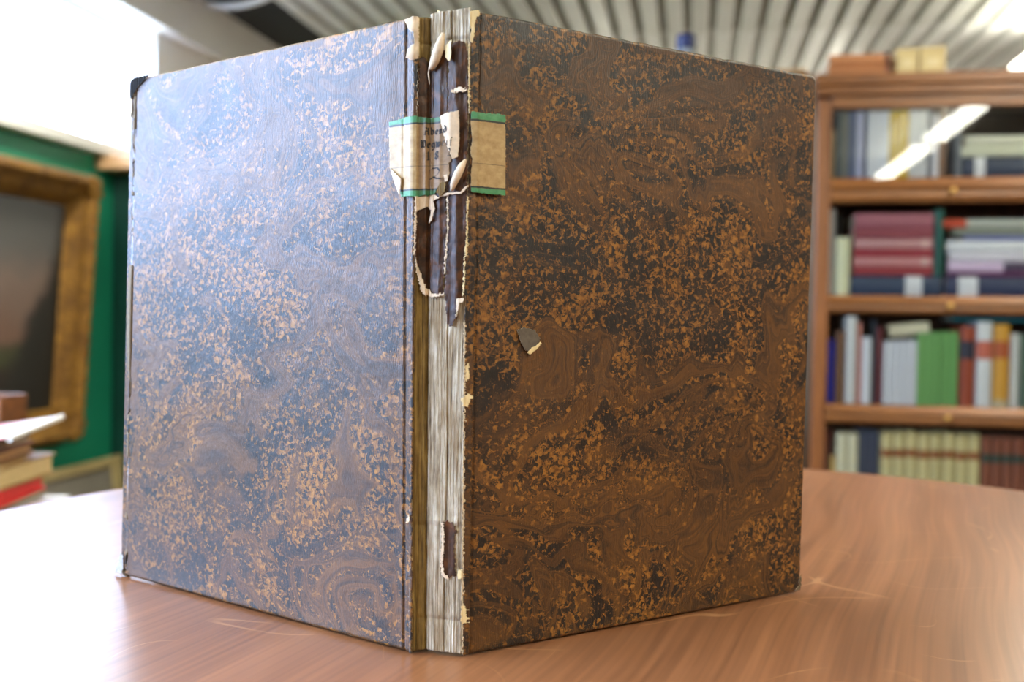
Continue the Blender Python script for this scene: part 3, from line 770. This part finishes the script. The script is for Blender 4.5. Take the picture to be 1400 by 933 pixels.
# bent dark corner at the top, frayed corner at the foot of the left board
def curlback(x, y):
    d = max(0, (x-.2300)/.006) + max(0, (y-.2965)/.006)
    return -.0010*d*d + .0003*math.sin(x*2500)
flake('bent_corner', [(.2135, .2990), (.2235, .2996), (.2335, .2992), (.2360, .2968), (.2350, .2925), (.2345, .2872), (.2318, .2868), (.2290, .2900), (.2250, .2935), (.2190, .2965)], on_left, .0007, MAT['darkcorner'], bl, nL, lift=curlback, jit=.0007)
flake('torn_corner_edge', [(.2345, .2880), (.2352, .2840), (.2356, .2790), (.2330, .2760), (.2315, .2800), (.2318, .2850), (.2325, .2872)], on_left, .0005, MAT['torn'], bl, nL, .0003, .0005)
for i in range(4):
    k = i*.0011
    flake('frayed_layer', [(.2318, .0115-k), (.2338, .0135-k*2), (.2352, .0080-k), (.2392-k*1.3, .0022), (.2395-k*1.5, .0004), (.2330, .0006), (.2310, .0045)], on_left, .0006-i*.0008, MAT['greyboard'], bl, nL, .0003, .0009,
          lift=lambda x, y, i=i: (.0006*i)*max(0, (x-.2335)/.005)*(1 if i % 2 else -1))
flake('frayed_layer', [(.2262, .0075), (.2281, .0100), (.2282, .0040), (.2274, .0010), (.2235, .0006), (.2233, .0016), (.2266, .0032)], on_right, .0004, MAT['board'], br, nR, .0003, .0006)
# the leaves between the boards
pv, pf = [], []
for k in range(16):
    side = k < 8
    j = k if side else 15-k
    b0, b1, t0, t1, n_ = (L0b, L1b, L0t, L1t, nL) if side else (R0b, R1b, R0t, R1t, nR)
    LEN = LENL if side else LENR
    s = .30 + .58*k/15
    root = L0b.lerp(R0b, s); root = root - OUT*(.006)
    e = (b1-b0).normalized()
    for zz in (.0025, .2930):
        base = len(pv)
        for th in (0, .0009):
            for i in range(13):
                q = i/12
                p = root.lerp(root + e*(LEN*.96) - n_*(.0045 + j*.0019 + .002*math.sin(q*3+j)), q)
                bend = -n_*(.004*math.sin(q*math.pi)*(1+j*.35))
                p = p + bend - n_*th
                pv.append((p.x-BASE.x, p.y-BASE.y, L0b.z+zz-BASE.z))
    a = len(pv)-52; A, B, Cc, D = a, a+13, a+26, a+39
    for i in range(12):
        pf += [(A+i, A+i+1, Cc+i+1, Cc+i), (B+i+1, B+i, D+i, D+i+1), (A+i+1, A+i, B+i, B+i+1), (Cc+i, Cc+i+1, D+i+1, D+i)]
    pf += [(A, Cc, D, B), (A+12, B+12, D+12, Cc+12)]
me('leaves', pv, pf, MAT['page'], book)

# ------------------------------------------------------------------ shelf books
def shelf_book(label, cat, group, wd, ht, dp, rgb, bands=(), rough=.5, pages=True, name='shelf_book', loc=(0, 0, 0), rot=(0, 0, 0)):
    """upright book, spine towards -y, base centre of the spine at the origin"""
    o = empty(name, loc, rot); tag(o, label, cat, group)
    bd = min(.003, wd*.16); r = min(.008, wd*.30); n = 8
    outer = [(-wd/2, dp)]
    for i in range(n+1):
        a = math.pi*i/n
        outer.append((-wd/2*math.cos(a), r - r*math.sin(a)))
    outer.append((wd/2, dp))
    inner = [(wd/2-bd, dp), (wd/2-bd, r+bd), (-wd/2+bd, r+bd), (-wd/2+bd, dp)]
    bm = bmesh.new()
    prof_ = outer+inner
    for (z0, z1) in ((0, ht),):
        a = [bm.verts.new((p[0], p[1], z0)) for p in prof_]; b = [bm.verts.new((p[0], p[1], z1)) for p in prof_]
        N = len(prof_)
        for i in range(N): bm.faces.new((a[i], a[(i+1) % N], b[(i+1) % N], b[i]))
        bm.faces.new(a[::-1]); bm.faces.new(b)
    bmesh.ops.recalc_face_normals(bm, faces=bm.faces[:])
    frombm('cover', bm, bcol(rgb, rough), o)
    box('pages', (-wd/2+bd, r+bd, .003), (wd/2-bd, dp-.004, ht-.004), MAT['page'], o)
    for (f0, f1, col) in bands:
        bm = bmesh.new()
        pr = []
        for i in range(n+1):
            a = math.pi*i/n; pr.append((-(wd/2+.0004)*math.cos(a), r-(r+.0005)*math.sin(a)))
        prism(bm, pr, ht*f0, ht*f1, lambda p, z: (p[0], p[1], z))
        frombm('spine_band', bm, bcol(col, rough), o)
    return o
def lying_book(label, cat, group, x0, x1, y, z, th, dp, rgb, bands=(), tilt=0, **kw):
    """book lying flat, spine towards -y, running x0..x1"""
    L_ = x1-x0
    return shelf_book(label, cat, group, th, L_, dp, rgb, bands, loc=(x0, y, z+th/2+.0006), rot=(0, math.pi/2+tilt, 0), **kw)

# ------------------------------------------------------------------ bookcase
BY = 3.30; XA, XB = .362, 1.112; DP = .33
bc = empty('bookcase', ((XA+XB)/2, BY+DP/2, 0))
tag(bc, 'orange brown wooden bookcase with sliding glass fronts full of books', 'bookcase')
def cb(name, a, b, mat='case', bev=.003, parent=None):
    ox, oy = (XA+XB)/2, BY+DP/2
    p = parent or bc
    return box(name, (a[0]-ox, a[1]-oy, a[2]), (b[0]-ox, b[1]-oy, b[2]), MAT[mat], p, bev)
cb('side_panel', (XA, BY+.022, .03), (XA+.02, BY+DP, 1.62), 'case_v')
cb('side_panel', (XB-.02, BY+.022, .03), (XB, BY+DP, 1.62), 'case_v')
cb('stile', (XA, BY, .03), (XA+.044, BY+.022, 1.60), 'case_v')
cb('stile', (XB-.044, BY, .03), (XB, BY+.022, 1.60), 'case_v')
cb('back_panel', (XA+.02, BY+DP-.01, .03), (XB-.02, BY+DP, 1.62), 'case_in', 0)
cb('crown', (XA-.012, BY-.022, 1.640), (XB+.012, BY+DP, 1.676), bev=.006)
cb('crown_moulding', (XA-.006, BY-.012, 1.612), (XB+.006, BY+DP, 1.640), bev=.004)
cb('top_rail', (XA+.044, BY+.004, 1.574), (XB-.044, BY+.022, 1.612))
cb('top_panel', (XA+.02, BY+.022, 1.60), (XB-.02, BY+DP-.01, 1.612), 'case_in', 0)
cb('plinth', (XA-.008, BY-.008, 0), (XB+.008, BY+DP, .055), bev=.004)
FLO = {}
for i, (z0, z1) in enumerate(((1.284, 1.360), (.944, .998), (.602, .661), (.258, .318))):
    hh = z1-z0
    rp_ = [(.022, 0), (.006, 0), (-.001, .10), (-.004, .26), (-.003, .40), (-.001, .46), (-.007, .50), (-.011, .56), (-.012, .64), (-.010, .72), (-.004, .77), (.000, .80), (.003, .92), (.010, 1.0), (.022, 1.0)]
    bm = bmesh.new()
    prism(bm, rp_, XA+.044-(XA+XB)/2, XB-.044-(XA+XB)/2, lambda p, x: (x, BY+p[0]-(BY+DP/2), z0+p[1]*hh))
    frombm('shelf_rail', bm, MAT['case'], bc)
    cb('shelf', (XA+.02, BY+.022, z1-.024), (XB-.02, BY+DP-.01, z1-.004), 'case', 0)
    FLO[i+1] = z1-.0036
    kn = lathe('knob', [(.004, -.022), (.009, -.020), (.010, -.015), (.005, -.010), (.005, 0)], MAT['brass'], bc, 16, (.76-(XA+XB)/2, BY-.0065-(BY+DP/2), z0+.42*(z1-z0)), 'y')
cb('drawer_front', (XA+.044, BY-.004, .058), (XB-.044, BY+.02, .254), bev=.004)
cb('divider', (.7275, BY+.03, FLO[1]), (.7475, BY+.30, 1.60), 'case_v', .002)
for i, (z0, z1) in enumerate(((1.360, 1.574), (.998, 1.284), (.661, .944), (.318, .602))):
    for j, (xa, xb, yy) in enumerate(((XA+.040, .742, BY+.006), (.735, XB-.040, BY+.0145))):
        ox, oy = (XA+XB)/2, BY+DP/2
        cb('glass_pane', (xa, yy, z0-.002), (xb, yy+.0004, z1+.002), 'glass', 0)

SB = BY+.024      # spines stand here
def X1_(px): return 1.012*(.4059+(px-1137)*.002136)
def X2_(px): return 1.012*(.3757+(px-1120)*.002122)
def X3_(px): return 1.012*(.3830+(px-1120)*.002122)
def X4_(px): return 1.012*(.3890+(px-1120)*.002122)
K = .00229
def put(row, X, x0, x1, hpx, rgb, label, group=None, bands=(), dp=.15, cat='book', dy=0, rough=.5):
    a, b_ = X(x0), X(x1)
    return shelf_book(label, cat, group, (b_-a)-.0028, hpx*K, dp, rgb, bands, rough, loc=((a+b_)/2, SB+dy, FLO[row]))
# --- top glazed row
r = 1
put(r, X1_, 1137, 1141.5, 68, (196, 186, 150), 'slim cream booklet against the left side of the glazed top row')
put(r, X1_, 1141.5, 1150, 92, (64, 72, 74), 'dark slate volume second from the bookcase side in the top row')
put(r, X1_, 1150, 1160, 92, (112, 110, 96), 'olive grey volume between slate and blue grey ones in the top row')
put(r, X1_, 1160, 1171, 92, (84, 92, 116), 'blue grey volume beside the lilac striped one in the top row')
put(r, X1_, 1171, 1180, 92, (188, 188, 206), 'pale lilac volume in the top row of the bookcase')
put(r, X1_, 1180, 1185.5, 92, (58, 66, 96), 'thin dark blue volume beside the white set in the top row')
for a, b_ in ((1185.5, 1195), (1195, 1205), (1205, 1216)):
    put(r, X1_, a, b_, 92, (222, 222, 218), 'white volume of the set left of the yellow books', 'white volumes left of the yellow set')
for a, b_ in ((1216, 1224), (1224, 1233), (1233, 1242)):
    put(r, X1_, a, b_, 92, (206, 172, 40), 'bright yellow volume in the glazed top row', 'yellow volumes')
for a, b_ in ((1242.5, 1251), (1251, 1260), (1260, 1268)):
    put(r, X1_, a, b_, 92, (208, 208, 204), 'off white volume of the set right of the yellow books', 'white volumes right of the yellow set')
put(r, X1_, 1268, 1274, 92, (92, 94, 104), 'thin grey volume between off white books in the top row')
put(r, X1_, 1274, 1283, 86, (214, 210, 210), 'short white volume beside the wooden divider in the top row')
put(r, X1_, 1299.5, 1306, 84, (66, 68, 72), 'charcoal volume right of the wooden divider in the top row')
put(r, X1_, 1306, 1313, 80, (120, 124, 128), 'grey volume right of the wooden divider in the top row')
z = FLO[1]
lying_book('navy case lying under the cream volumes with a white spine label', 'book', None, X1_(1314), 1.055, SB, z, .066, .2, (34, 48, 72), ((.14, .25, (222, 222, 216)),)); z += .0665
lying_book('thick cream volume lying on the navy case in the top row', 'book', 'cream volumes on the navy case', X1_(1313), 1.02, SB, z, .034, .2, (202, 202, 176)); z += .0345
lying_book('thick cream volume lying topmost behind the glass of the top row', 'book', 'cream volumes on the navy case', X1_(1318), 1.03, SB, z, .030, .2, (212, 210, 188))
# --- second row
r = 2
put(r, X2_, 1124, 1133, 119, (206, 204, 206), 'tall white volume beside the bookcase side in the second row')
put(r, X2_, 1133, 1142.5, 119, (184, 184, 188), 'tall pale grey volume in the second row', dy=.01)
put(r, X2_, 1143, 1163.5, 80, (226, 210, 166), 'short thick cream volume in front of a black one in the second row', dp=.12)
put(r, X2_, 1148, 1165, 118, (34, 34, 36), 'black volume standing behind the short cream one', dy=.125, dp=.13)
z = FLO[2]
xe = X2_(1292)
lying_book('navy case lying under the stack of red volumes', 'book', None, X2_(1164), X2_(1290), SB, z, .064, .21, (36, 54, 78), ((.60, .78, (206, 206, 204)),)); z += .0645
reds = [(.030, (146, 48, 54)), (.027, (196, 134, 130)), (.027, (150, 46, 56)), (.030, (190, 140, 136)), (.032, (138, 62, 70)), (.048, (158, 92, 100))]
names = ['bright red volume lying at the foot of the red stack', 'rosy pale volume lying second in the red stack', 'crimson volume lying third in the red stack', 'dusty pink volume with faded spine lying fourth in the red stack', 'dull maroon volume lying fifth in the red stack', 'thick mauve red volume lying on top of the red stack']
for (th, c), nm in zip(reds, names):
    lying_book(nm, 'book', 'red volumes lying in a stack', X2_(1168), X2_(1276), SB, z, th-.0006, .2, c, ((.86, .94, (206, 170, 160)),) if 'pink' in nm or 'pale' in nm else ()); z += th
zz = FLO[2]
lying_book('navy case lying under the white and purple stack', 'book', None, X2_(1294), 1.062, SB, zz, .064, .21, (30, 44, 76), ((.12, .30, (208, 208, 208)),)); zz += .0645
sh = shelf_book('dark green volume standing between the red stack and the white stack', 'book', None, X2_(1291)-X2_(1279), .205, .15, (30, 88, 74), (), loc=((X2_(1291)+X2_(1279))/2, SB, FLO[2]+.0645))
for th, c, nm, x0 in ((.014, (96, 40, 84), 'thin purple volume lying at the foot of the white stack', 1296), (.030, (208, 184, 206), 'pale lilac volume lying low in the white stack', 1297), (.030, (206, 200, 206), 'greyish white volume lying in the white stack', 1298), (.036, (218, 218, 222), 'thick white volume lying high in the white stack', 1295), (.016, (108, 114, 160), 'thin blue volume lying on top of the white stack', 1318)):
    lying_book(nm, 'book', 'volumes lying in the white stack', X2_(x0), 1.05, SB, zz, th-.0006, .2, c, ((.55, .98, (72, 58, 80)),) if 'lilac' in nm else ()); zz += th
lying_book('grey green folder lying across the blue volume under the shelf', 'folder', None, X2_(1304), 1.06, SB+.004, zz, .022, .2, (128, 132, 116), ()); zz += .0225
lying_book('orange red and white paperback lying topmost in the second row', 'book', None, X2_(1288), 1.03, SB, zz, .026, .18, (190, 70, 40), ((.24, .99, (176, 178, 166)),))
# --- third row
r = 3
put(r, X3_, 1118.5, 1127, 79, (198, 190, 176), 'cream paperback beside the bookcase side in the third row')
put(r, X3_, 1127.5, 1142, 88, (26, 36, 140), 'vivid blue volume in the third row')
put(r, X3_, 1142.5, 1155.5, 100, (112, 74, 40), 'brown volume right of the vivid blue one')
put(r, X3_, 1156, 1172, 120, (206, 204, 196), 'tallest white volume in the third row')
put(r, X3_, 1172.5, 1178, 112, (202, 132, 112), 'thin salmon pink volume beside the tallest white one')
put(r, X3_, 1178.5, 1193, 92, (222, 222, 216), 'white volume right of the salmon pink one')
put(r, X3_, 1193.5, 1198, 116, (42, 54, 60), 'thin dark teal volume in the third row')
put(r, X3_, 1198.5, 1207.5, 106, (104, 38, 38), 'maroon volume left of the white series in the third row')
for i in range(5):
    put(r, X3_, 1208.5+i*9.4, 1217.6+i*9.4, 87+i*.5, (214, 216, 220), 'white volume of the series left of the green books', 'white series beside the green books')
for i in range(5):
    put(r, X3_, 1256+i*11.0, 1266.6+i*11.0, 99+i*.6, (116, 168, 92), 'light green volume of the series in the third row', 'green series')
shelf_book('cream book lying tilted on top of the white series', 'book', None, .038, .118, .13, (200, 192, 160), (), loc=(X3_(1217), SB+.01, FLO[3]+.2295), rot=(0, math.pi/2-.115, 0))
put(r, X3_, 1312.5, 1333.5, 109, (150, 66, 40), 'terracotta leather volume with a dark spine label', None, ((.60, .82, (44, 46, 60)),))
put(r, X3_, 1334.5, 1356.5, 115, (220, 218, 210), 'white volume with a red spine label', None, ((.57, .78, (196, 104, 82)),))
put(r, X3_, 1357.5, 1379.5, 112, (206, 150, 54), 'amber volume with a rust red spine label', None, ((.60, .80, (172, 84, 44)), (.0, .10, (196, 180, 140))))
put(r, X3_, 1380.5, 1392.5, 100, (204, 204, 196), 'off white volume right of the amber one')
put(r, X3_, 1393.5, 1406, 100, (84, 106, 88), 'grey green volume at the end of the third row')
lying_book('teal folder lying across the tops of the leather volumes', 'folder', None, X3_(1303), 1.06, SB+.02, FLO[3]+115*K+.001, .013, .16, (18, 104, 112))
# --- fourth row (standing partly below the table edge)
r = 4; D4 = 105
put(r, X4_, 1117.5, 1122, 108, (196, 176, 140), 'slim tan booklet by the bookcase side in the lowest row')
put(r, X4_, 1122, 1128, 110, (150, 142, 132), 'grey volume beside the slim tan booklet in the lowest row')
put(r, X4_, 1128, 1135, 114, (92, 34, 32), 'dark red volume in the lowest row')
put(r, X4_, 1135, 1142.5, 78, (206, 170, 90), 'short ochre volume in the lowest row')
for i in range(2):
    put(r, X4_, 1143+i*16, 1158.6+i*16, 110, (212, 204, 168), 'pale cream volume between the ochre and navy books', 'pale cream pair in the lowest row')
for i in range(3):
    put(r, X4_, 1175.5+i*9.3, 1184.5+i*9.3, 115, (58, 66, 84), 'navy grey volume in the lowest row', 'navy grey volumes')
for i in range(8):
    put(r, X4_, 1205+i*17, 1221.6+i*17, 113+(i % 3), (204, 190, 134), 'vellum yellow volume with a brown spine label in the lowest row', 'vellum series', ((.70, .80, (150, 88, 42)), (.96, .985, (170, 150, 96))))
for i in range(5):
    put(r, X4_, 1342+i*14, 1355.6+i*14, 111, (136, 76, 52), 'reddish brown volume with a dark green spine label', 'reddish brown series', ((.70, .80, (40, 66, 56)),))
# --- things on top of the bookcase
lying_book('lower brown leather folio lying on the bookcase', 'book', 'folios on the bookcase', .394, .584, BY+.03, 1.676, .036, .26, (146, 92, 52), ((.9, .985, (80, 44, 30)),))
lying_book('upper brown leather folio with lighter spine lying on the other folio', 'book', 'folios on the bookcase', .397, .582, BY+.03, 1.7125, .034, .26, (160, 104, 62), ((.9, .985, (84, 50, 34)),))
def card_box(x0, x1, h, label):
    o = empty('card_box', ((x0+x1)/2, BY+.03, 1.676)); tag(o, label, 'box', 'cream boxes on the bookcase')
    w_ = (x1-x0)/2; m = bcol((178, 156, 104))
    box('body', (-w_+.001, .001, 0), (w_-.001, .16, h-.018), m, o, .002); box('lid', (-w_, 0, h-.022), (w_, .161, h), m, o, .002)
    box('box_label', (-w_*.5, -.0006, h*.3), (w_*.5, 0, h*.6), bcol((190, 172, 124)), o)
card_box(.597, .661, .084, 'narrow cream card box standing beside the brown folios')
card_box(.665, .741, .087, 'wider cream card box standing right of the narrow one')

# ------------------------------------------------------------------ cabinet standing next to the bookcase (behind the open book)
kx0, kx1 = -.42, .333
kb = empty('wooden_cabinet', ((kx0+kx1)/2, BY+.02, 0)); tag(kb, 'dark brown wooden cabinet with panel doors next to the glazed bookcase', 'cabinet')
hw = (kx1-kx0)/2
box('body', (-hw, .022, .06), (hw, .34, 1.655), MAT['cabinet'], kb, .004)
box('plinth', (-hw+.01, .03, 0), (hw-.01, .33, .06), MAT['cabinet'], kb)
box('top_board', (-hw-.012, -.005, 1.655), (hw+.012, .345, 1.690), MAT['cabinet'], kb, .006)
for s in (-1, 1):
    d = box('door', (min(0, s*hw)+.004, 0, .07), (max(0, s*hw)-.004, .021, 1.648), MAT['cabinet'], kb, .003)
    box('door_panel', (min(s*.06, s*(hw-.06)), -.006, .14), (max(s*.06, s*(hw-.06)), 0, 1.58), MAT['cabinet'], d, .004)
    lathe('knob', [(.004, -.024), (.011, -.020), (.012, -.014), (.005, -.008), (.005, 0)], MAT['brass'], d, 16, (s*.03, 0, .9), 'y')
j = empty('glass_jar', (-.045, BY+.10, 1.690)); tag(j, 'pale grey jar with a dark blue lid on the dark cabinet', 'jar')
lathe('body', [(.030, 0), (.034, .006), (.034, .082), (.027, .100), (.026, .108)], simple('grey_jar', lin(150, 156, 162), .2, .05, 30), j, 28)
lathe('lid', [(.0285, .104), (.0315, .106), (.0325, .142), (.028, .150), (.001, .152)], simple('blue_lid', lin(28, 42, 96), .4, .05, 30), j, 28)
bk = empty('small_carton', (.025, BY+.07, 1.690)); tag(bk, 'small olive carton beside the blue lidded jar', 'box')
box('body', (-.018, 0, 0), (.018, .05, .066), bcol((150, 138, 96)), bk, .002); box('flap', (-.0185, -.0005, .060), (.0185, .0505, .067), bcol((170, 156, 110)), bk, .001)
lying_book('flat tawny folder lying on the dark cabinet', 'folder', None, .10, .33, BY+.04, 1.690, .018, .2, (146, 112, 70))

# ------------------------------------------------------------------ big painting on the green wall
PY0, PY1, PZ0, PZ1, FD, FWD = 2.36, 3.588, .42, 1.432, .10, .128
pt = empty('framed_painting', (WX+.002, (PY0+PY1)/2, PZ0), (0, .072, 0)); tag(pt, 'large dark landscape painting in an ornate gilt frame on the green wall', 'painting')
cy = (PY0+PY1)/2
o = me('canvas', [(.025, PY0+.1-cy, .09), (.025, PY1-.1-cy, .09), (.025, PY1-.1-cy, PZ1-PZ0-.08), (.025, PY0+.1-cy, PZ1-PZ0-.08)], [(0, 1, 2, 3)], MAT['painting'], pt)
L = o.data.uv_layers.new(name='uv')
for lp in o.data.loops: L.data[lp.index].uv = ((0, 0), (1, 0), (1, 1), (0, 1))[lp.vertex_index]
fp = [(0, .004), (.0, .06), (.012, .088), (.030, .100), (.044, .096), (.052, .082), (.066, .074), (.084, .070), (.098, .058), (.108, .046), (.118, .040), (.128, .026), (.128, .004)]
def rail(a, b, inward, scale=1.0):
    """mitred moulding from corner a to corner b (y, z), profile (inward distance, height off wall)"""
    a, b = Vector(a), Vector(b); d = (b-a).normalized(); iw = Vector(inward)
    bm = bmesh.new(); N = 40; rings = []
    for i in range(N+1):
        q = i/N; ring = []
        for (w_, h_) in fp:
            w2 = w_*scale
            s0 = a + d*w2 + iw*w2; s1 = b - d*w2 + iw*w2
            p = s0.lerp(s1, q)
            hh = h_*(1+.05*math.sin(q*120)*(1 if .02 < w_ < .05 else .2))
            ring.append(bm.verts.new((hh+.001, p.x-cy, p.y-PZ0)))
        rings.append(ring)
    for A, B in zip(rings, rings[1:]):
        for k in range(len(fp)-1): bm.faces.new((A[k], A[k+1], B[k+1], B[k]))
    bmesh.ops.recalc_face_normals(bm, faces=bm.faces[:])
    return frombm('frame_rail', bm, MAT['gilt'], pt, True)
c00, c10, c11, c01 = (PY0, PZ0), (PY1, PZ0), (PY1, PZ1), (PY0, PZ1)
rail(c00, c10, (0, 1)); rail(c10, c11, (-1, 0)); rail(c11, c01, (0, -1)); rail(c01, c00, (1, 0))
for (yy, zz, sy, sz) in ((PY1, PZ0, -1, 1), (PY1, PZ1, -1, -1), (PY0, PZ0, 1, 1), (PY0, PZ1, 1, -1)):
    bm = bmesh.new()
    for k in range(9):
        a = k/8*math.pi/2
        rr = .062 if k % 2 else .046
        r_ = bmesh.ops.create_icosphere(bm, subdivisions=2, radius=.016 if k % 2 else .020)
        bmesh.ops.translate(bm, vec=(.086, yy-cy+sy*(.020+rr*math.cos(a)), zz-PZ0+sz*(.020+rr*math.sin(a))), verts=r_['verts'])
    r_ = bmesh.ops.create_icosphere(bm, subdivisions=2, radius=.028); bmesh.ops.translate(bm, vec=(.08, yy-cy+sy*.035, zz-PZ0+sz*.035), verts=r_['verts'])
    frombm('corner_ornament', bm, MAT['gilt'], pt, True)
# smaller picture leaning on the wall below
sp_ = empty('leaning_picture', (WX+.075, 3.60, 0), (0, -.10, 0)); tag(sp_, 'small grey picture in a pale frame leaning against the wall below the gilt frame', 'painting')
for a, b_ in (((0, -.30, 0), (.025, -.225, .318)), ((0, .225, 0), (.025, .30, .318)), ((0, -.225, 0), (.025, .225, .04)), ((0, -.225, .278), (.025, .225, .318))):
    box('frame_rail', a, b_, MAT['frame2'], sp_, .006)
box('canvas', (.004, -.226, .038), (.014, .226, .280), MAT['canvas2'], sp_)
# dark green cupboard with a pale wooden top
cu = empty('green_cupboard', (WX+.20, 4.35, 0)); tag(cu, 'dark green cupboard with a thick pale wooden top beside the gilt frame', 'cupboard')
box('body', (-.198, -.43, .05), (.18, .45, 1.487), MAT['greendark'], cu, .004)
box('plinth', (-.19, -.42, 0), (.16, .44, .05), MAT['greendark'], cu)
for s in (-1, 1):
    d = box('door', (.18, min(0, s*.425)+.003, .06), (.198, max(0, s*.425)-.003, 1.47), MAT['greendark'], cu, .003)
    lathe('knob', [(.012, 0), (.012, .01), (.004, .016)], MAT['brass'], d, 12, (.198, s*.03, .8))
box('top_board', (-.198, -.56, 1.487), (.215, .47, 1.541), MAT['palewood'], cu, .005)

# ------------------------------------------------------------------ side table with a stack of books
st = empty('side_table', (-1.13, 1.42, 0)); tag(st, 'low wooden side table behind the round table carrying a stack of books', 'table')
STZ = .555
box('tabletop', (-.26, -.24, STZ-.025), (.26, .24, STZ), MAT['sidewood'], st, .004)
box('apron', (-.22, -.20, STZ-.085), (.22, .20, STZ-.025), MAT['sidewood'], st)
for sx in (-1, 1):
    for sy in (-1, 1): box('leg', (sx*.215-.02, sy*.195-.02, 0), (sx*.215+.02, sy*.195+.02, STZ-.026), MAT['sidewood'], st, .003)
def flat_book(label, cat, right, front, z, wd, dp, th, rgb, ang, group=None, page=True, rim=None):
    """closed book lying flat, fore-edge towards the round table: cover boards, page block"""
    o = empty('stacked_book', (right[0], right[1], z), (0, 0, ang)); tag(o, label, cat, group)
    bt = min(.0032, th*.18)
    box('cover', (-wd, 0, 0), (0, dp, bt), bcol(rgb), o, .0008); box('cover', (-wd, 0, th-bt), (0, dp, th), bcol(rgb), o, .0008)
    box('cover_spine', (-wd-.001, 0, 0), (-wd+bt, dp, th), bcol(rgb), o, .0008)
    box('pages', (-wd+bt, .004, bt), (-.005, dp-.004, th-bt), rim or MAT['page'], o)
    return o
z = STZ
A = math.radians(12)
flat_book('white pad lying at the very bottom of the book stack', 'book', (-.943, 1.30), None, z, .27, .20, .058, (226, 222, 212), A); z += .0585
flat_book('thin black book under the red one in the stack', 'book', (-.985, 1.30), None, z, .24, .19, .010, (38, 34, 34), A); z += .0105
redz = z
flat_book('bright red book near the bottom of the stack', 'book', (-.976, 1.305), None, z, .26, .19, .026, (196, 24, 22), A+.05, rim=bcol((190, 26, 24))); z += .0265
flat_book('thick tan book with worn yellowed pages in the stack', 'book', (-.974, 1.31), None, z, .24, .18, .032, (150, 120, 74), A-.03, rim=bcol((186, 164, 118))); z += .0325
flat_book('brown leather book in the upper half of the stack', 'book', (-.995, 1.31), None, z, .22, .18, .017, (104, 60, 36), A+.06, rim=bcol((150, 112, 70))); z += .0175
flat_book('dark maroon book on top of the stack under the magazine', 'book', (-1.005, 1.31), None, z, .21, .17, .013, (92, 40, 36), A); z += .0135
# curled magazine lying on top
bm = bmesh.new()
mg = empty('curled_magazine', (-1.005, 1.33, z)); tag(mg, 'white magazine with pink print curling up at the edge on the book stack', 'magazine'); mg.rotation_euler.z = A
nx, ny = 20, 8; gv = []
for j_ in range(ny+1):
    for i_ in range(nx+1):
        x = -.22 + i_*.255/nx; y_ = -.02 + j_*.19/ny
        t = max(0, (x+.13)/.165)
        gv.append((x, y_, (.0012+.010*t**1.6) + .013*(j_/ny)*t))
gf = [(j_*(nx+1)+i_, j_*(nx+1)+i_+1, (j_+1)*(nx+1)+i_+1, (j_+1)*(nx+1)+i_) for j_ in range(ny) for i_ in range(nx)]
bmat = NB('magazine_print'); f = bmat.noise(bmat.obj(), 24, 2)
bmat.set(color=bmat.ramp(f, [(.44, lin(236, 234, 232)), (.56, lin(226, 150, 160))]), rough=.3)
o = me('pages', gv, gf, bmat.m, mg, True); sm = o.modifiers.new('solid', 'SOLIDIFY'); sm.thickness = .0022; sm.offset = 1
tube('rolled_edge', [(.035, -.02+i_*.19/8, .0112 + .013*i_/8) for i_ in range(9)], .0042, MAT['white'], mg, 10)
# wooden pencil box behind the stack
pb = empty('pencil_box', (-1.16, 1.54, STZ)); tag(pb, 'small open brown wooden box behind the book stack', 'box')
for a, b_ in (((-.04, -.035, 0), (.04, .035, .006)), ((-.04, -.035, .006), (.04, -.030, .213)), ((-.04, .030, .006), (.04, .035, .213)), ((-.04, -.030, .006), (-.035, .030, .213)), ((.035, -.030, .006), (.04, .030, .213))):
    box('side', a, b_, MAT['sidewood'], pb, .001)
